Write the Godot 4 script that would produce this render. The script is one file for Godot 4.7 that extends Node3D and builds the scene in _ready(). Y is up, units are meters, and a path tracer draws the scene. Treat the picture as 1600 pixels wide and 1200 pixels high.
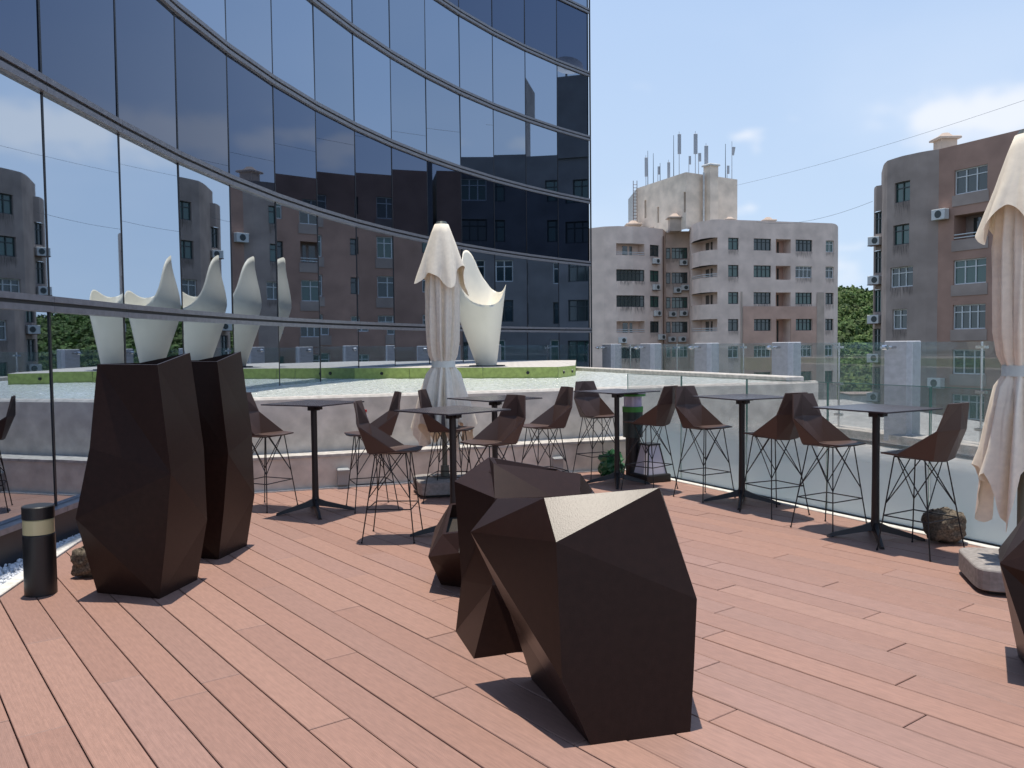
extends Node3D
# A rooftop timber terrace beside a curved mirror-glass building.

const EYE := 1.6
const SUN_TRAVEL := Vector3(0.02, -1.0, 0.11)
var M := {}
var taken := {}
var rng := RandomNumberGenerator.new()

# ------------------------------------------------------------------ mesh helper
class MB:
	var st := SurfaceTool.new()
	var count := 0
	func _init(smooth := false) -> void:
		st.begin(Mesh.PRIMITIVE_TRIANGLES)
		st.set_smooth_group(0 if smooth else -1)
	func tri(a: Vector3, b: Vector3, c: Vector3, hint := Vector3.ZERO) -> void:
		var n := (c - a).cross(b - a)
		if n.length_squared() < 1e-14:
			return
		if hint != Vector3.ZERO and n.dot(hint) < 0.0:
			var t := b
			b = c
			c = t
		st.add_vertex(a)
		st.add_vertex(b)
		st.add_vertex(c)
		count += 1
	func quad(a: Vector3, b: Vector3, c: Vector3, d: Vector3, hint := Vector3.ZERO) -> void:
		tri(a, b, c, hint)
		tri(a, c, d, hint)
	func poly(p: Array, hint := Vector3.ZERO) -> void:
		for i in range(1, p.size() - 1):
			tri(p[0], p[i], p[i + 1], hint)
	func box(c: Vector3, s: Vector3, b := Basis()) -> void:
		var h := s * 0.5
		for ax in 3:
			for sg in [-1.0, 1.0]:
				var n := Vector3.ZERO
				n[ax] = sg
				var u := Vector3.ZERO
				u[(ax + 1) % 3] = h[(ax + 1) % 3]
				var v := Vector3.ZERO
				v[(ax + 2) % 3] = h[(ax + 2) % 3]
				var m := n * h[ax]
				quad(c + b * (m - u - v), c + b * (m + u - v), c + b * (m + u + v), c + b * (m - u + v), b * n)
	# box with chamfered upper rim
	func slab(c: Vector3, s: Vector3, ch: float, b := Basis()) -> void:
		var h := s * 0.5
		var o := [Vector3(-h.x, 0, -h.z), Vector3(h.x, 0, -h.z), Vector3(h.x, 0, h.z), Vector3(-h.x, 0, h.z)]
		var i := [Vector3(-h.x + ch, 0, -h.z + ch), Vector3(h.x - ch, 0, -h.z + ch), Vector3(h.x - ch, 0, h.z - ch), Vector3(-h.x + ch, 0, h.z - ch)]
		var up := Vector3(0, h.y, 0)
		var mid := Vector3(0, h.y - ch, 0)
		var top := []
		var bot := []
		for k in 4:
			var l := (k + 1) % 4
			var out: Vector3 = b * (o[k] + o[l])
			quad(c + b * (o[k] - up), c + b * (o[l] - up), c + b * (o[l] + mid), c + b * (o[k] + mid), out)
			quad(c + b * (o[k] + mid), c + b * (o[l] + mid), c + b * (i[l] + up), c + b * (i[k] + up), out + b * Vector3.UP * 0.3)
			top.append(c + b * (i[k] + up))
			bot.append(c + b * (o[k] - up))
		poly(top, b * Vector3.UP)
		poly(bot, b * Vector3.DOWN)
	func tube(p0: Vector3, p1: Vector3, r0: float, r1: float, n := 8, caps := true) -> void:
		var d := (p1 - p0).normalized()
		var u := d.cross(Vector3.UP if absf(d.y) < 0.9 else Vector3.RIGHT).normalized()
		var v := d.cross(u)
		for k in n:
			var a0 := TAU * k / n
			var a1 := TAU * (k + 1) / n
			var e0 := u * cos(a0) + v * sin(a0)
			var e1 := u * cos(a1) + v * sin(a1)
			quad(p0 + e0 * r0, p0 + e1 * r0, p1 + e1 * r1, p1 + e0 * r1, e0 + e1)
			if caps:
				tri(p0, p0 + e0 * r0, p0 + e1 * r0, -d)
				tri(p1, p1 + e0 * r1, p1 + e1 * r1, d)
	func path(p: Array, r: float, n := 6) -> void:
		for i in p.size() - 1:
			tube(p[i], p[i + 1], r, r, n, i == 0 or i == p.size() - 2)
	# rings of equal size joined one to the next
	func loft(rings: Array, center_hint: bool, cap0 := false, cap1 := false, closed := true) -> void:
		for i in rings.size() - 1:
			var A: Array = rings[i]
			var B: Array = rings[i + 1]
			var ca := Vector3.ZERO
			for q in A:
				ca += q
			for q in B:
				ca += q
			ca /= float(A.size() + B.size())
			var m := A.size() if closed else A.size() - 1
			for k in m:
				var l := (k + 1) % A.size()
				var hint: Vector3 = ((A[k] + A[l] + B[k] + B[l]) * 0.25 - ca) if center_hint else Vector3.ZERO
				quad(A[k], A[l], B[l], B[k], hint)
		if cap0:
			poly(rings[0], rings[0][0] - rings[1][0])
		if cap1:
			var e: Array = rings[rings.size() - 1]
			poly(e, e[0] - rings[rings.size() - 2][0])
	func done() -> ArrayMesh:
		st.generate_normals()
		return st.commit()

func obj(called: String, mesh: Mesh, m: Material, parent: Node = self) -> MeshInstance3D:
	var o := MeshInstance3D.new()
	o.name = numbered(called) if parent == self else called
	o.mesh = mesh
	o.material_override = m
	parent.add_child(o, true)
	return o
func numbered(called: String) -> String:
	var n: int = taken.get(called, 0)
	taken[called] = n + 1
	return called if n == 0 else "%s_%03d" % [called, n]
func tag(o: Node, label: String, category: String, group := "") -> Node:
	o.set_meta("label", label)
	o.set_meta("category", category)
	if group != "":
		o.set_meta("group", group)
	return o
func thing(called: String, label: String, category: String, at := Vector3.ZERO, turn := 0.0, group := "") -> Node3D:
	var o := Node3D.new()
	o.name = numbered(called)
	add_child(o)
	o.position = at
	o.rotation.y = turn
	tag(o, label, category, group)
	return o
func copy(src: Node3D, at: Vector3, turn: float, label: String) -> Node3D:
	var c := src.duplicate()
	var base := String(src.name)
	c.name = numbered(base)
	add_child(c)
	c.position = at
	c.rotation.y = turn
	c.set_meta("label", label)
	return c
func setting(called: String, mesh: Mesh, m: Material, parent: Node = self) -> MeshInstance3D:
	var o := obj(called, mesh, m, parent)
	if parent == self:
		o.set_meta("kind", "structure")
	return o

# ------------------------------------------------------------------ materials
func lin(r: float, g: float, b: float) -> Color:
	return Color(r, g, b).linear_to_srgb()
func mat(c: Color, rough := 0.8, metal := 0.0, spec := 0.5) -> StandardMaterial3D:
	var m := StandardMaterial3D.new()
	m.albedo_color = c
	m.roughness = rough
	m.metallic = metal
	m.metallic_specular = spec
	return m
func noise_tex(freq: float, lo: Color, hi: Color, seed_: int, size := 512, oct := 4, normal := false, bump := 4.0, kind := FastNoiseLite.TYPE_SIMPLEX_SMOOTH) -> NoiseTexture2D:
	var n := FastNoiseLite.new()
	n.noise_type = kind
	n.frequency = freq
	n.fractal_octaves = oct
	n.seed = seed_
	var t := NoiseTexture2D.new()
	t.width = size
	t.height = size
	t.seamless = true
	t.noise = n
	if normal:
		t.as_normal_map = true
		t.bump_strength = bump
	else:
		var g := Gradient.new()
		g.set_color(0, lo)
		g.set_color(1, hi)
		t.color_ramp = g
	return t
func grain(m: StandardMaterial3D, scale: float, lo: float, hi: float, seed_: int, freq := 0.02, bump := 0.0) -> StandardMaterial3D:
	m.albedo_texture = noise_tex(freq, Color(lo, lo, lo), Color(hi, hi, hi), seed_)
	m.uv1_triplanar = true
	m.uv1_world_triplanar = true
	m.uv1_scale = Vector3.ONE * scale
	if bump > 0.0:
		m.normal_enabled = true
		m.normal_texture = noise_tex(freq * 2.0, Color.BLACK, Color.WHITE, seed_ + 7, 512, 4, true, bump)
		m.normal_scale = 0.6
	return m

func make_materials() -> void:
	M.brown = grain(mat(lin(0.029, 0.0140, 0.0105), 0.335, 0.0, 0.28), 1.2, 0.86, 1.0, 11, 0.03)
	M.brown.normal_enabled = true
	M.brown.normal_texture = noise_tex(0.25, Color.BLACK, Color.WHITE, 12, 512, 2, true, 2.0)
	M.brown.normal_scale = 0.1
	M.stool = mat(lin(0.064, 0.034, 0.027), 0.5)
	M.wire = mat(lin(0.012, 0.011, 0.012), 0.45, 0.2)
	M.table = grain(mat(lin(0.06, 0.05, 0.055), 0.26), 0.6, 0.93, 1.0, 13)
	M.pole = mat(lin(0.018, 0.015, 0.016), 0.42, 0.2)
	M.concrete = grain(mat(lin(0.84, 0.76, 0.66), 0.9), 0.55, 0.78, 1.0, 21, 0.012, 2.0)
	M.concrete_pale = grain(mat(lin(0.66, 0.62, 0.57), 0.9), 0.9, 0.72, 1.0, 22, 0.02)
	M.kerb = grain(mat(lin(0.78, 0.76, 0.71), 0.85), 1.5, 0.82, 1.0, 23, 0.02)
	M.under = mat(lin(0.13, 0.085, 0.06), 0.95)
	M.soil = grain(mat(lin(0.06, 0.045, 0.034), 0.95), 6.0, 0.5, 1.0, 14, 0.03, 4.0)
	M.black = mat(lin(0.012, 0.012, 0.013), 0.4)
	M.dark_metal = mat(lin(0.03, 0.032, 0.036), 0.4, 0.5)
	M.steel = mat(lin(0.6, 0.6, 0.6), 0.22, 1.0)
	M.band = grain(mat(lin(0.27, 0.27, 0.295), 0.45, 0.3), 0.8, 0.85, 1.0, 31)
	M.band_dark = mat(lin(0.02, 0.022, 0.028), 0.4, 0.3)
	var g := []
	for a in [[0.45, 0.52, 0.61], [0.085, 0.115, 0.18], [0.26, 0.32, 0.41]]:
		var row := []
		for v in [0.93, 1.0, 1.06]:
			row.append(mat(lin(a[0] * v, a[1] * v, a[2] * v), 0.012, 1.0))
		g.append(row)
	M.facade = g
	M.cloth = grain(mat(lin(0.95, 0.86, 0.71), 0.95), 2.5, 0.92, 1.0, 41, 0.012, 0.7)
	M.cloth.backlight_enabled = true
	M.cloth.backlight = Color(0.28, 0.25, 0.19)
	M.umbrella_base = grain(mat(lin(0.34, 0.31, 0.29), 0.85), 2.0, 0.75, 1.0, 42)
	M.umbrella_pole = mat(lin(0.12, 0.13, 0.11), 0.4, 0.5)
	M.sculpture = grain(mat(lin(0.84, 0.79, 0.67), 0.5), 0.15, 0.93, 1.0, 43, 0.02)
	M.lime = grain(mat(lin(0.42, 0.52, 0.14), 0.45), 1.0, 0.8, 1.0, 44)
	M.pool_water = mat(lin(0.86, 0.87, 0.83), 0.14)
	M.pool_water.albedo_texture = noise_tex(0.03, Color(0.72, 0.75, 0.74), Color(1, 1, 1), 51, 512, 4)
	M.pool_water.uv1_triplanar = true
	M.pool_water.uv1_world_triplanar = true
	M.pool_water.uv1_scale = Vector3(0.6, 0.6, 0.6)
	M.pool_water.normal_enabled = true
	M.pool_water.normal_texture = noise_tex(0.035, Color.BLACK, Color.WHITE, 52, 512, 3, true, 9.0)
	M.pool_water.normal_scale = 1.0
	M.rail_glass = mat(Color(0.42, 0.56, 0.54, 0.16), 0.02)
	M.rail_glass.transparency = BaseMaterial3D.TRANSPARENCY_ALPHA
	M.glass_edge = mat(Color(0.35, 0.55, 0.5, 0.7), 0.1)
	M.glass_edge.transparency = BaseMaterial3D.TRANSPARENCY_ALPHA
	M.rock = grain(mat(lin(0.30, 0.245, 0.18), 0.95), 3.0, 0.35, 1.0, 61, 0.03, 5.0)
	M.pebble = mat(lin(0.72, 0.75, 0.80), 0.8)
	M.column = grain(mat(lin(0.50, 0.51, 0.54), 0.7), 0.8, 0.85, 1.0, 62)
	M.roof_grey = grain(mat(lin(0.58, 0.575, 0.56), 0.9), 0.4, 0.75, 1.0, 63)
	M.grey_wall = grain(mat(lin(0.43, 0.34, 0.295), 0.92), 0.06, 0.78, 1.0, 71, 0.015)
	M.pink_wall = grain(mat(lin(0.46, 0.28, 0.215), 0.92), 0.06, 0.8, 1.0, 72, 0.015)
	M.beige_wall = grain(mat(lin(0.62, 0.49, 0.40), 0.92), 0.06, 0.8, 1.0, 73, 0.015)
	M.cream_wall = grain(mat(lin(0.95, 0.79, 0.64), 0.92), 0.07, 0.78, 1.0, 74, 0.015)
	M.far_wall = grain(mat(lin(0.92, 0.72, 0.61), 0.92), 0.06, 0.82, 1.0, 77, 0.015)
	M.far_pink = grain(mat(lin(0.70, 0.45, 0.35), 0.92), 0.06, 0.82, 1.0, 78, 0.015)
	M.slate_wall = grain(mat(lin(0.24, 0.23, 0.235), 0.92), 0.06, 0.8, 1.0, 79, 0.015)
	M.stain = grain(mat(lin(0.20, 0.18, 0.17), 0.95), 0.3, 0.6, 1.0, 75)
	M.window_dark = mat(lin(0.018, 0.035, 0.035), 0.06, 0.0, 0.8)
	M.window_green = mat(lin(0.015, 0.075, 0.06), 0.08, 0.0, 0.8)
	M.frame_white = mat(lin(0.62, 0.63, 0.62), 0.5)
	M.frame_dark = mat(lin(0.04, 0.05, 0.05), 0.5)
	M.white_paint = grain(mat(lin(0.72, 0.72, 0.70), 0.8), 0.2, 0.8, 1.0, 76)
	M.ac = mat(lin(0.6, 0.6, 0.58), 0.6)
	M.rust = mat(lin(0.16, 0.09, 0.06), 0.9)
	M.bark = mat(lin(0.09, 0.065, 0.045), 0.95)
	M.ground = grain(mat(lin(0.11, 0.12, 0.07), 0.95), 0.02, 0.6, 1.0, 81, 0.02)
	M.hill = grain(mat(lin(0.035, 0.06, 0.02), 0.95), 0.02, 0.5, 1.0, 82, 0.02)
	M.leaf = mat(Color(1, 1, 1), 0.75)
	M.leaf.vertex_color_use_as_albedo = true
	M.lamp_band = mat(lin(0.52, 0.47, 0.27), 0.25)
	M.lilac = mat(lin(0.62, 0.60, 0.68), 0.5)
	M.green = mat(lin(0.05, 0.25, 0.045), 0.45)
	M.green_bag = mat(lin(0.035, 0.14, 0.055), 0.35)
	M.dark_green = mat(lin(0.014, 0.03, 0.03), 0.35)
	M.purple = mat(Color(0.74, 0.70, 0.84, 0.7), 0.1)
	M.purple.transparency = BaseMaterial3D.TRANSPARENCY_ALPHA
	M.red = mat(lin(0.6, 0.02, 0.02), 0.35)
	M.bottle = mat(Color(0.9, 0.88, 0.88, 0.35), 0.05)
	M.bottle.transparency = BaseMaterial3D.TRANSPARENCY_ALPHA
	M.socket = mat(lin(0.34, 0.35, 0.35), 0.5)
	var si := Image.create(128, 128, false, Image.FORMAT_RGBA8)
	var sn := FastNoiseLite.new()
	sn.seed = 91
	sn.frequency = 0.05
	for x in 128:
		var len := 0.35 + 0.65 * absf(sn.get_noise_2d(x * 2.2, 3.0)) * 1.8
		for y in 128:
			var a := 0.55 * clampf(0.5 + 1.4 * sn.get_noise_2d(x * 3.0, y * 0.15), 0.0, 1.0) * (1.0 if y / 128.0 < len * 0.55 else clampf(1.0 - (y / 128.0 - len * 0.55) / 0.3, 0.0, 1.0))
			a *= 0.75 + 0.5 * sn.get_noise_2d(x * 5.0 + 300.0, y * 1.5)
			si.set_pixel(x, y, Color(0.22, 0.2, 0.19, clampf(a, 0.0, 0.7)))
	M.streak = mat(Color(1, 1, 1), 0.95)
	M.streak.albedo_texture = ImageTexture.create_from_image(si)
	M.streak.transparency = BaseMaterial3D.TRANSPARENCY_ALPHA
	# deck boards: tones of the same composite, fine lengthwise ribs and streaks
	var img := Image.create(512, 256, false, Image.FORMAT_RGB8)
	var nz := FastNoiseLite.new()
	nz.seed = 5
	nz.frequency = 0.03
	var bumpi := Image.create(512, 256, false, Image.FORMAT_RGB8)
	for y in 256:
		var rib := 0.5 + 0.5 * sin(y / 256.0 * TAU * 32.0)
		for x in 512:
			var k := 0.90 + 0.06 * nz.get_noise_2d(x * 0.25, y * 3.0) + 0.06 * nz.get_noise_2d(x * 1.2 + 900, y * 1.2) + 0.05 * nz.get_noise_2d(x * 9.0, y * 22.0)
			k += 0.03 * (rib - 0.5)
			k = clampf(k, 0.0, 1.0)
			img.set_pixel(x, y, Color(k, k, k))
			bumpi.set_pixel(x, y, Color(rib, rib, rib))
	img.generate_mipmaps()
	var bt := ImageTexture.create_from_image(img)
	bumpi.bump_map_to_normal_map(1.5)
	var bn := ImageTexture.create_from_image(bumpi)
	var boards := []
	for t in [[0.375, 0.198, 0.147], [0.355, 0.186, 0.138], [0.395, 0.212, 0.158], [0.370, 0.202, 0.157], [0.350, 0.190, 0.145], [0.385, 0.200, 0.145], [0.352, 0.187, 0.141], [0.392, 0.211, 0.157]]:
		var m := mat(lin(t[0] * 0.985, t[1] * 1.03, t[2] * 1.05), 0.58, 0.0, 0.6)
		m.albedo_texture = bt
		m.normal_enabled = true
		m.normal_texture = bn
		m.normal_scale = 0.35
		boards.append(m)
	M.boards = boards
	# frosted film whose upper edge thins out in a dot pattern
	var fi := Image.create(64, 256, false, Image.FORMAT_RGBA8)
	for y in 256:
		var a := clampf(y / 70.0, 0.0, 1.0)
		for x in 64:
			fi.set_pixel(x, y, Color(1, 1, 1, a * 0.93))
	M.film = mat(Color(1, 1, 1), 0.7)
	M.film.albedo_color = lin(0.78, 0.84, 0.83)
	M.film.albedo_texture = ImageTexture.create_from_image(fi)
	M.film.transparency = BaseMaterial3D.TRANSPARENCY_ALPHA
	M.film.backlight_enabled = true
	M.film.backlight = Color(0.95, 0.98, 0.98)

# ------------------------------------------------------------------ light
func make_sky() -> Sky:
	var w := 1536
	var h := 768
	var img := Image.create(w, h, false, Image.FORMAT_RGBH)
	var n := FastNoiseLite.new()
	n.seed = 3
	n.frequency = 1.0
	n.fractal_octaves = 5
	for y in h:
		var el := PI * 0.5 - PI * (y + 0.5) / h
		var s := maxf(sin(el), 0.0)
		var t := pow(1.0 - s, 1.8)
		var base := Color(0.28, 0.42, 0.71).lerp(Color(0.53, 0.66, 0.81), t)
		for x in w:
			var c := base
			if el > 0.02 and el < 0.62:
				var az := TAU * ((x + 0.5) / w - 0.5)
				var d := Vector3(sin(az) * cos(el), sin(el), -cos(az) * cos(el))
				# cumulus far away: noise over a flat cloud layer
				var p := Vector2(d.x, d.z) / (d.y + 0.12)
				var v := n.get_noise_3d(d.x * 5.0, d.y * 13.0, d.z * 5.0) + 0.35 * n.get_noise_2d(p.x * 0.7, p.y * 0.7)
				var where := smoothstep(0.02, 0.12, el) * (1.0 - smoothstep(0.22, 0.36, el))
				var a := smoothstep(0.34, 0.62, v * (0.55 + 0.6 * where)) * where
				for b in [[16.3, 12.0, 2.3, 0.9], [28.0, 13.6, 1.7, 0.55], [23.5, 13.6, 1.2, 1.0], [36.0, 15.0, 2.6, 0.8], [47.0, 12.0, 3.5, 1.2], [58.0, 16.0, 5.0, 1.5], [74.0, 13.0, 4.0, 1.2], [-40.0, 14.0, 5.0, 1.4], [120.0, 15.0, 6.0, 1.6], [-150.0, 13.0, 6.0, 1.5]]:
					var dx := angle_difference(az, deg_to_rad(b[0])) / deg_to_rad(b[2])
					var dy := (el - deg_to_rad(b[1])) / deg_to_rad(b[3])
					if absf(dx) < 3.0 and absf(dy) < 3.0:
						a = maxf(a, smoothstep(0.12, 0.75, exp(-dx * dx - dy * dy) + 0.75 * n.get_noise_3d(d.x * 14.0, d.y * 26.0, d.z * 14.0) * exp(-0.3 * (dx * dx + dy * dy))))
				var veil := 0.25 * smoothstep(-0.3, 0.5, n.get_noise_3d(d.x * 1.6 + 7.0, d.y * 4.0, d.z * 1.6)) * (1.0 - smoothstep(0.1, 0.5, el))
				c = c.lerp(Color(0.80, 0.85, 0.93), veil)
				c = c.lerp(Color(0.84, 0.84, 0.86), a * 0.62)
			img.set_pixel(x, y, c)
	var sm := PanoramaSkyMaterial.new()
	sm.panorama = ImageTexture.create_from_image(img)
	var sky := Sky.new()
	sky.sky_material = sm
	return sky

func make_light() -> void:
	var cam := Camera3D.new()
	cam.name = "camera"
	add_child(cam)
	cam.position = Vector3(0, EYE, 0)
	cam.rotation = Vector3(deg_to_rad(-2.62), 0, deg_to_rad(-0.6))
	cam.fov = 48.4
	cam.near = 0.05
	cam.far = 4000.0
	cam.current = true
	var we := WorldEnvironment.new()
	we.name = "world_environment"
	var e := Environment.new()
	e.background_mode = Environment.BG_SKY
	e.sky = make_sky()
	e.tonemap_mode = Environment.TONE_MAPPER_LINEAR
	e.tonemap_exposure = 1.22
	e.sdfgi_enabled = true
	e.ssao_enabled = true
	e.ssil_enabled = true
	we.environment = e
	add_child(we)
	var sun := DirectionalLight3D.new()
	sun.name = "sun"
	add_child(sun)
	sun.look_at_from_position(Vector3.ZERO, SUN_TRAVEL, Vector3.RIGHT)
	sun.light_energy = 1.34
	sun.light_color = Color(1.0, 0.965, 0.91)
	sun.light_angular_distance = 0.53
	sun.shadow_enabled = true

func _ready() -> void:
	rng.seed = 20
	make_light()
	make_materials()
	build_terrain()
	build_glass_tower()
	build_pool()
	build_deck()
	build_side_rail()
	build_parapet()
	build_apartments()
	build_furniture()
	build_planters()
	build_umbrellas()
	build_small_things()

# ------------------------------------------------------------------ terrain
func hill_height(x: float, z: float) -> float:
	var az := rad_to_deg(atan2(x, -z))
	var dist := Vector2(x, z).length()
	var crest := 15.5 + 5.0 * sin(az * 0.16 + 0.6) + 4.0 * sin(az * 0.37)
	var rise := smoothstep(150.0, 330.0, dist)
	var side := smoothstep(2.0, 20.0, az) * (1.0 - smoothstep(75.0, 100.0, az))
	return -31.0 + (crest + 31.0) * rise * side
func build_terrain() -> void:
	var mb := MB.new()
	mb.quad(Vector3(-3000, -31.2, -3000), Vector3(3000, -31.2, -3000), Vector3(3000, -31.2, 3000), Vector3(-3000, -31.2, 3000), Vector3.UP)
	setting("ground", mb.done(), M.ground)
	mb = MB.new(true)
	var na := 70
	var nr := 26
	for i in na:
		for j in nr:
			var q := []
			for k in [[0, 0], [1, 0], [1, 1], [0, 1]]:
				var az := deg_to_rad(2.0 + 98.0 * (i + k[0]) / na)
				var r: float = 140.0 + 500.0 * pow(float(j + k[1]) / nr, 1.4)
				var x := sin(az) * r
				var z := -cos(az) * r
				q.append(Vector3(x, hill_height(x, z) - 0.3, z))
			mb.quad(q[0], q[1], q[2], q[3], Vector3.UP)
	setting("hill", mb.done(), M.hill)
	# crowns of the wood on the hill: leaf sized faces spread through a lumpy volume
	var st := SurfaceTool.new()
	st.begin(Mesh.PRIMITIVE_TRIANGLES)
	st.set_smooth_group(-1)
	var r2 := RandomNumberGenerator.new()
	r2.seed = 77
	for k in 330:
		var d := Vector3(r2.randfn(), r2.randfn(), r2.randfn()).normalized()
		if d.y < -0.5:
			continue
		var lump := 0.80 + 0.22 * sin(d.x * 5.0 + 1.0) * sin(d.z * 5.0) + 0.15 * sin(d.y * 7.0 + d.x * 4.0)
		var c := d * lump * r2.randf_range(0.72, 1.0)
		c.y *= 0.85
		var u := Vector3(r2.randfn(), r2.randfn(), r2.randfn()).normalized() * r2.randf_range(0.12, 0.24)
		var v := u.cross(d + Vector3(r2.randfn(), r2.randfn(), r2.randfn()) * 0.5).normalized() * r2.randf_range(0.1, 0.2)
		var g := r2.randf_range(0.7, 1.25)
		st.set_color(Color(0.075 * g, 0.125 * g, 0.03 * g))
		st.add_vertex(c - u)
		st.add_vertex(c + v)
		st.add_vertex(c + u)
		st.add_vertex(c - u)
		st.add_vertex(c + u)
		st.add_vertex(c - v)
	st.generate_normals()
	var crown := st.commit()
	var mm := MultiMesh.new()
	mm.transform_format = MultiMesh.TRANSFORM_3D
	mm.use_colors = true
	mm.mesh = crown
	var spots := []
	for k in 14000:
		var az := deg_to_rad(r2.randf_range(4.0, 97.0))
		if k < 9000:
			az = deg_to_rad(r2.randf_range(17.0, 32.0))
		var r := r2.randf_range(165.0, 420.0)
		var x := sin(az) * r
		var z := -cos(az) * r
		var s := r2.randf_range(1.7, 3.7)
		spots.append(Transform3D(Basis(Vector3.UP, r2.randf() * TAU).scaled(Vector3(s, s * r2.randf_range(0.8, 1.2), s)), Vector3(x, hill_height(x, z) + s * 0.55, z)))
	mm.instance_count = spots.size()
	for k in spots.size():
		mm.set_instance_transform(k, spots[k])
		var g := r2.randf_range(0.65, 1.35)
		mm.set_instance_color(k, Color(g * r2.randf_range(0.9, 1.2), g, g * 0.9))
	var mi := MultiMeshInstance3D.new()
	mi.name = "wood"
	mi.multimesh = mm
	mi.material_override = M.leaf
	add_child(mi)
	tag(mi, "dense green wood covering the hill between the apartment blocks", "wood")
	mi.set_meta("kind", "stuff")
	# the little town at the foot of the hill
	var places := [[0.385, 150, 9, 7, 8], [0.402, 162, 8, 6, 6], [0.418, 148, 10, 6, 7], [0.436, 166, 8, 7, 9], [0.395, 176, 9, 6, 7], [0.452, 152, 9, 7, 6], [0.412, 186, 8, 8, 8], [0.47, 172, 9, 6, 8]]
	var how := ["low white house nearest the foot of the hill", "small pale house with flat roof below the wood", "wide white house in front of the wooded hill", "taller pale house with two rows of windows below hill", "white house half way up towards the wood", "squat white house beside the taller pale one", "pale house highest up against the wooded hill", "white flat-roofed house at the end of the little town"]
	for i in places.size():
		var p: Array = places[i]
		var d: float = p[1]
		var base := Vector3(p[0] * d, hill_height(p[0] * d, -d), -d)
		var t := thing("house", how[i], "house", base, 0.3 + 0.2 * i, "houses at the foot of the hill")
		var hh: float = p[4] + 4.0
		var hb := MB.new()
		hb.box(Vector3(0, hh * 0.5, 0), Vector3(p[2], hh, p[3]))
		obj("wall", hb.done(), M.white_paint if i % 2 == 0 else M.beige_wall, t)
		hb = MB.new()
		hb.slab(Vector3(0, hh + 0.2, 0), Vector3(p[2] + 0.5, 0.4, p[3] + 0.5), 0.1)
		obj("roof", hb.done(), M.grey_wall, t)
		for f in int(hh / 3.0):
			for q in 3:
				hb = MB.new()
				hb.box(Vector3((q - 1) * p[2] * 0.3, hh - 1.8 - 3.0 * f, p[3] * 0.5), Vector3(1.3, 1.3, 0.12))
				obj("window", hb.done(), M.window_dark, t)

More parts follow.
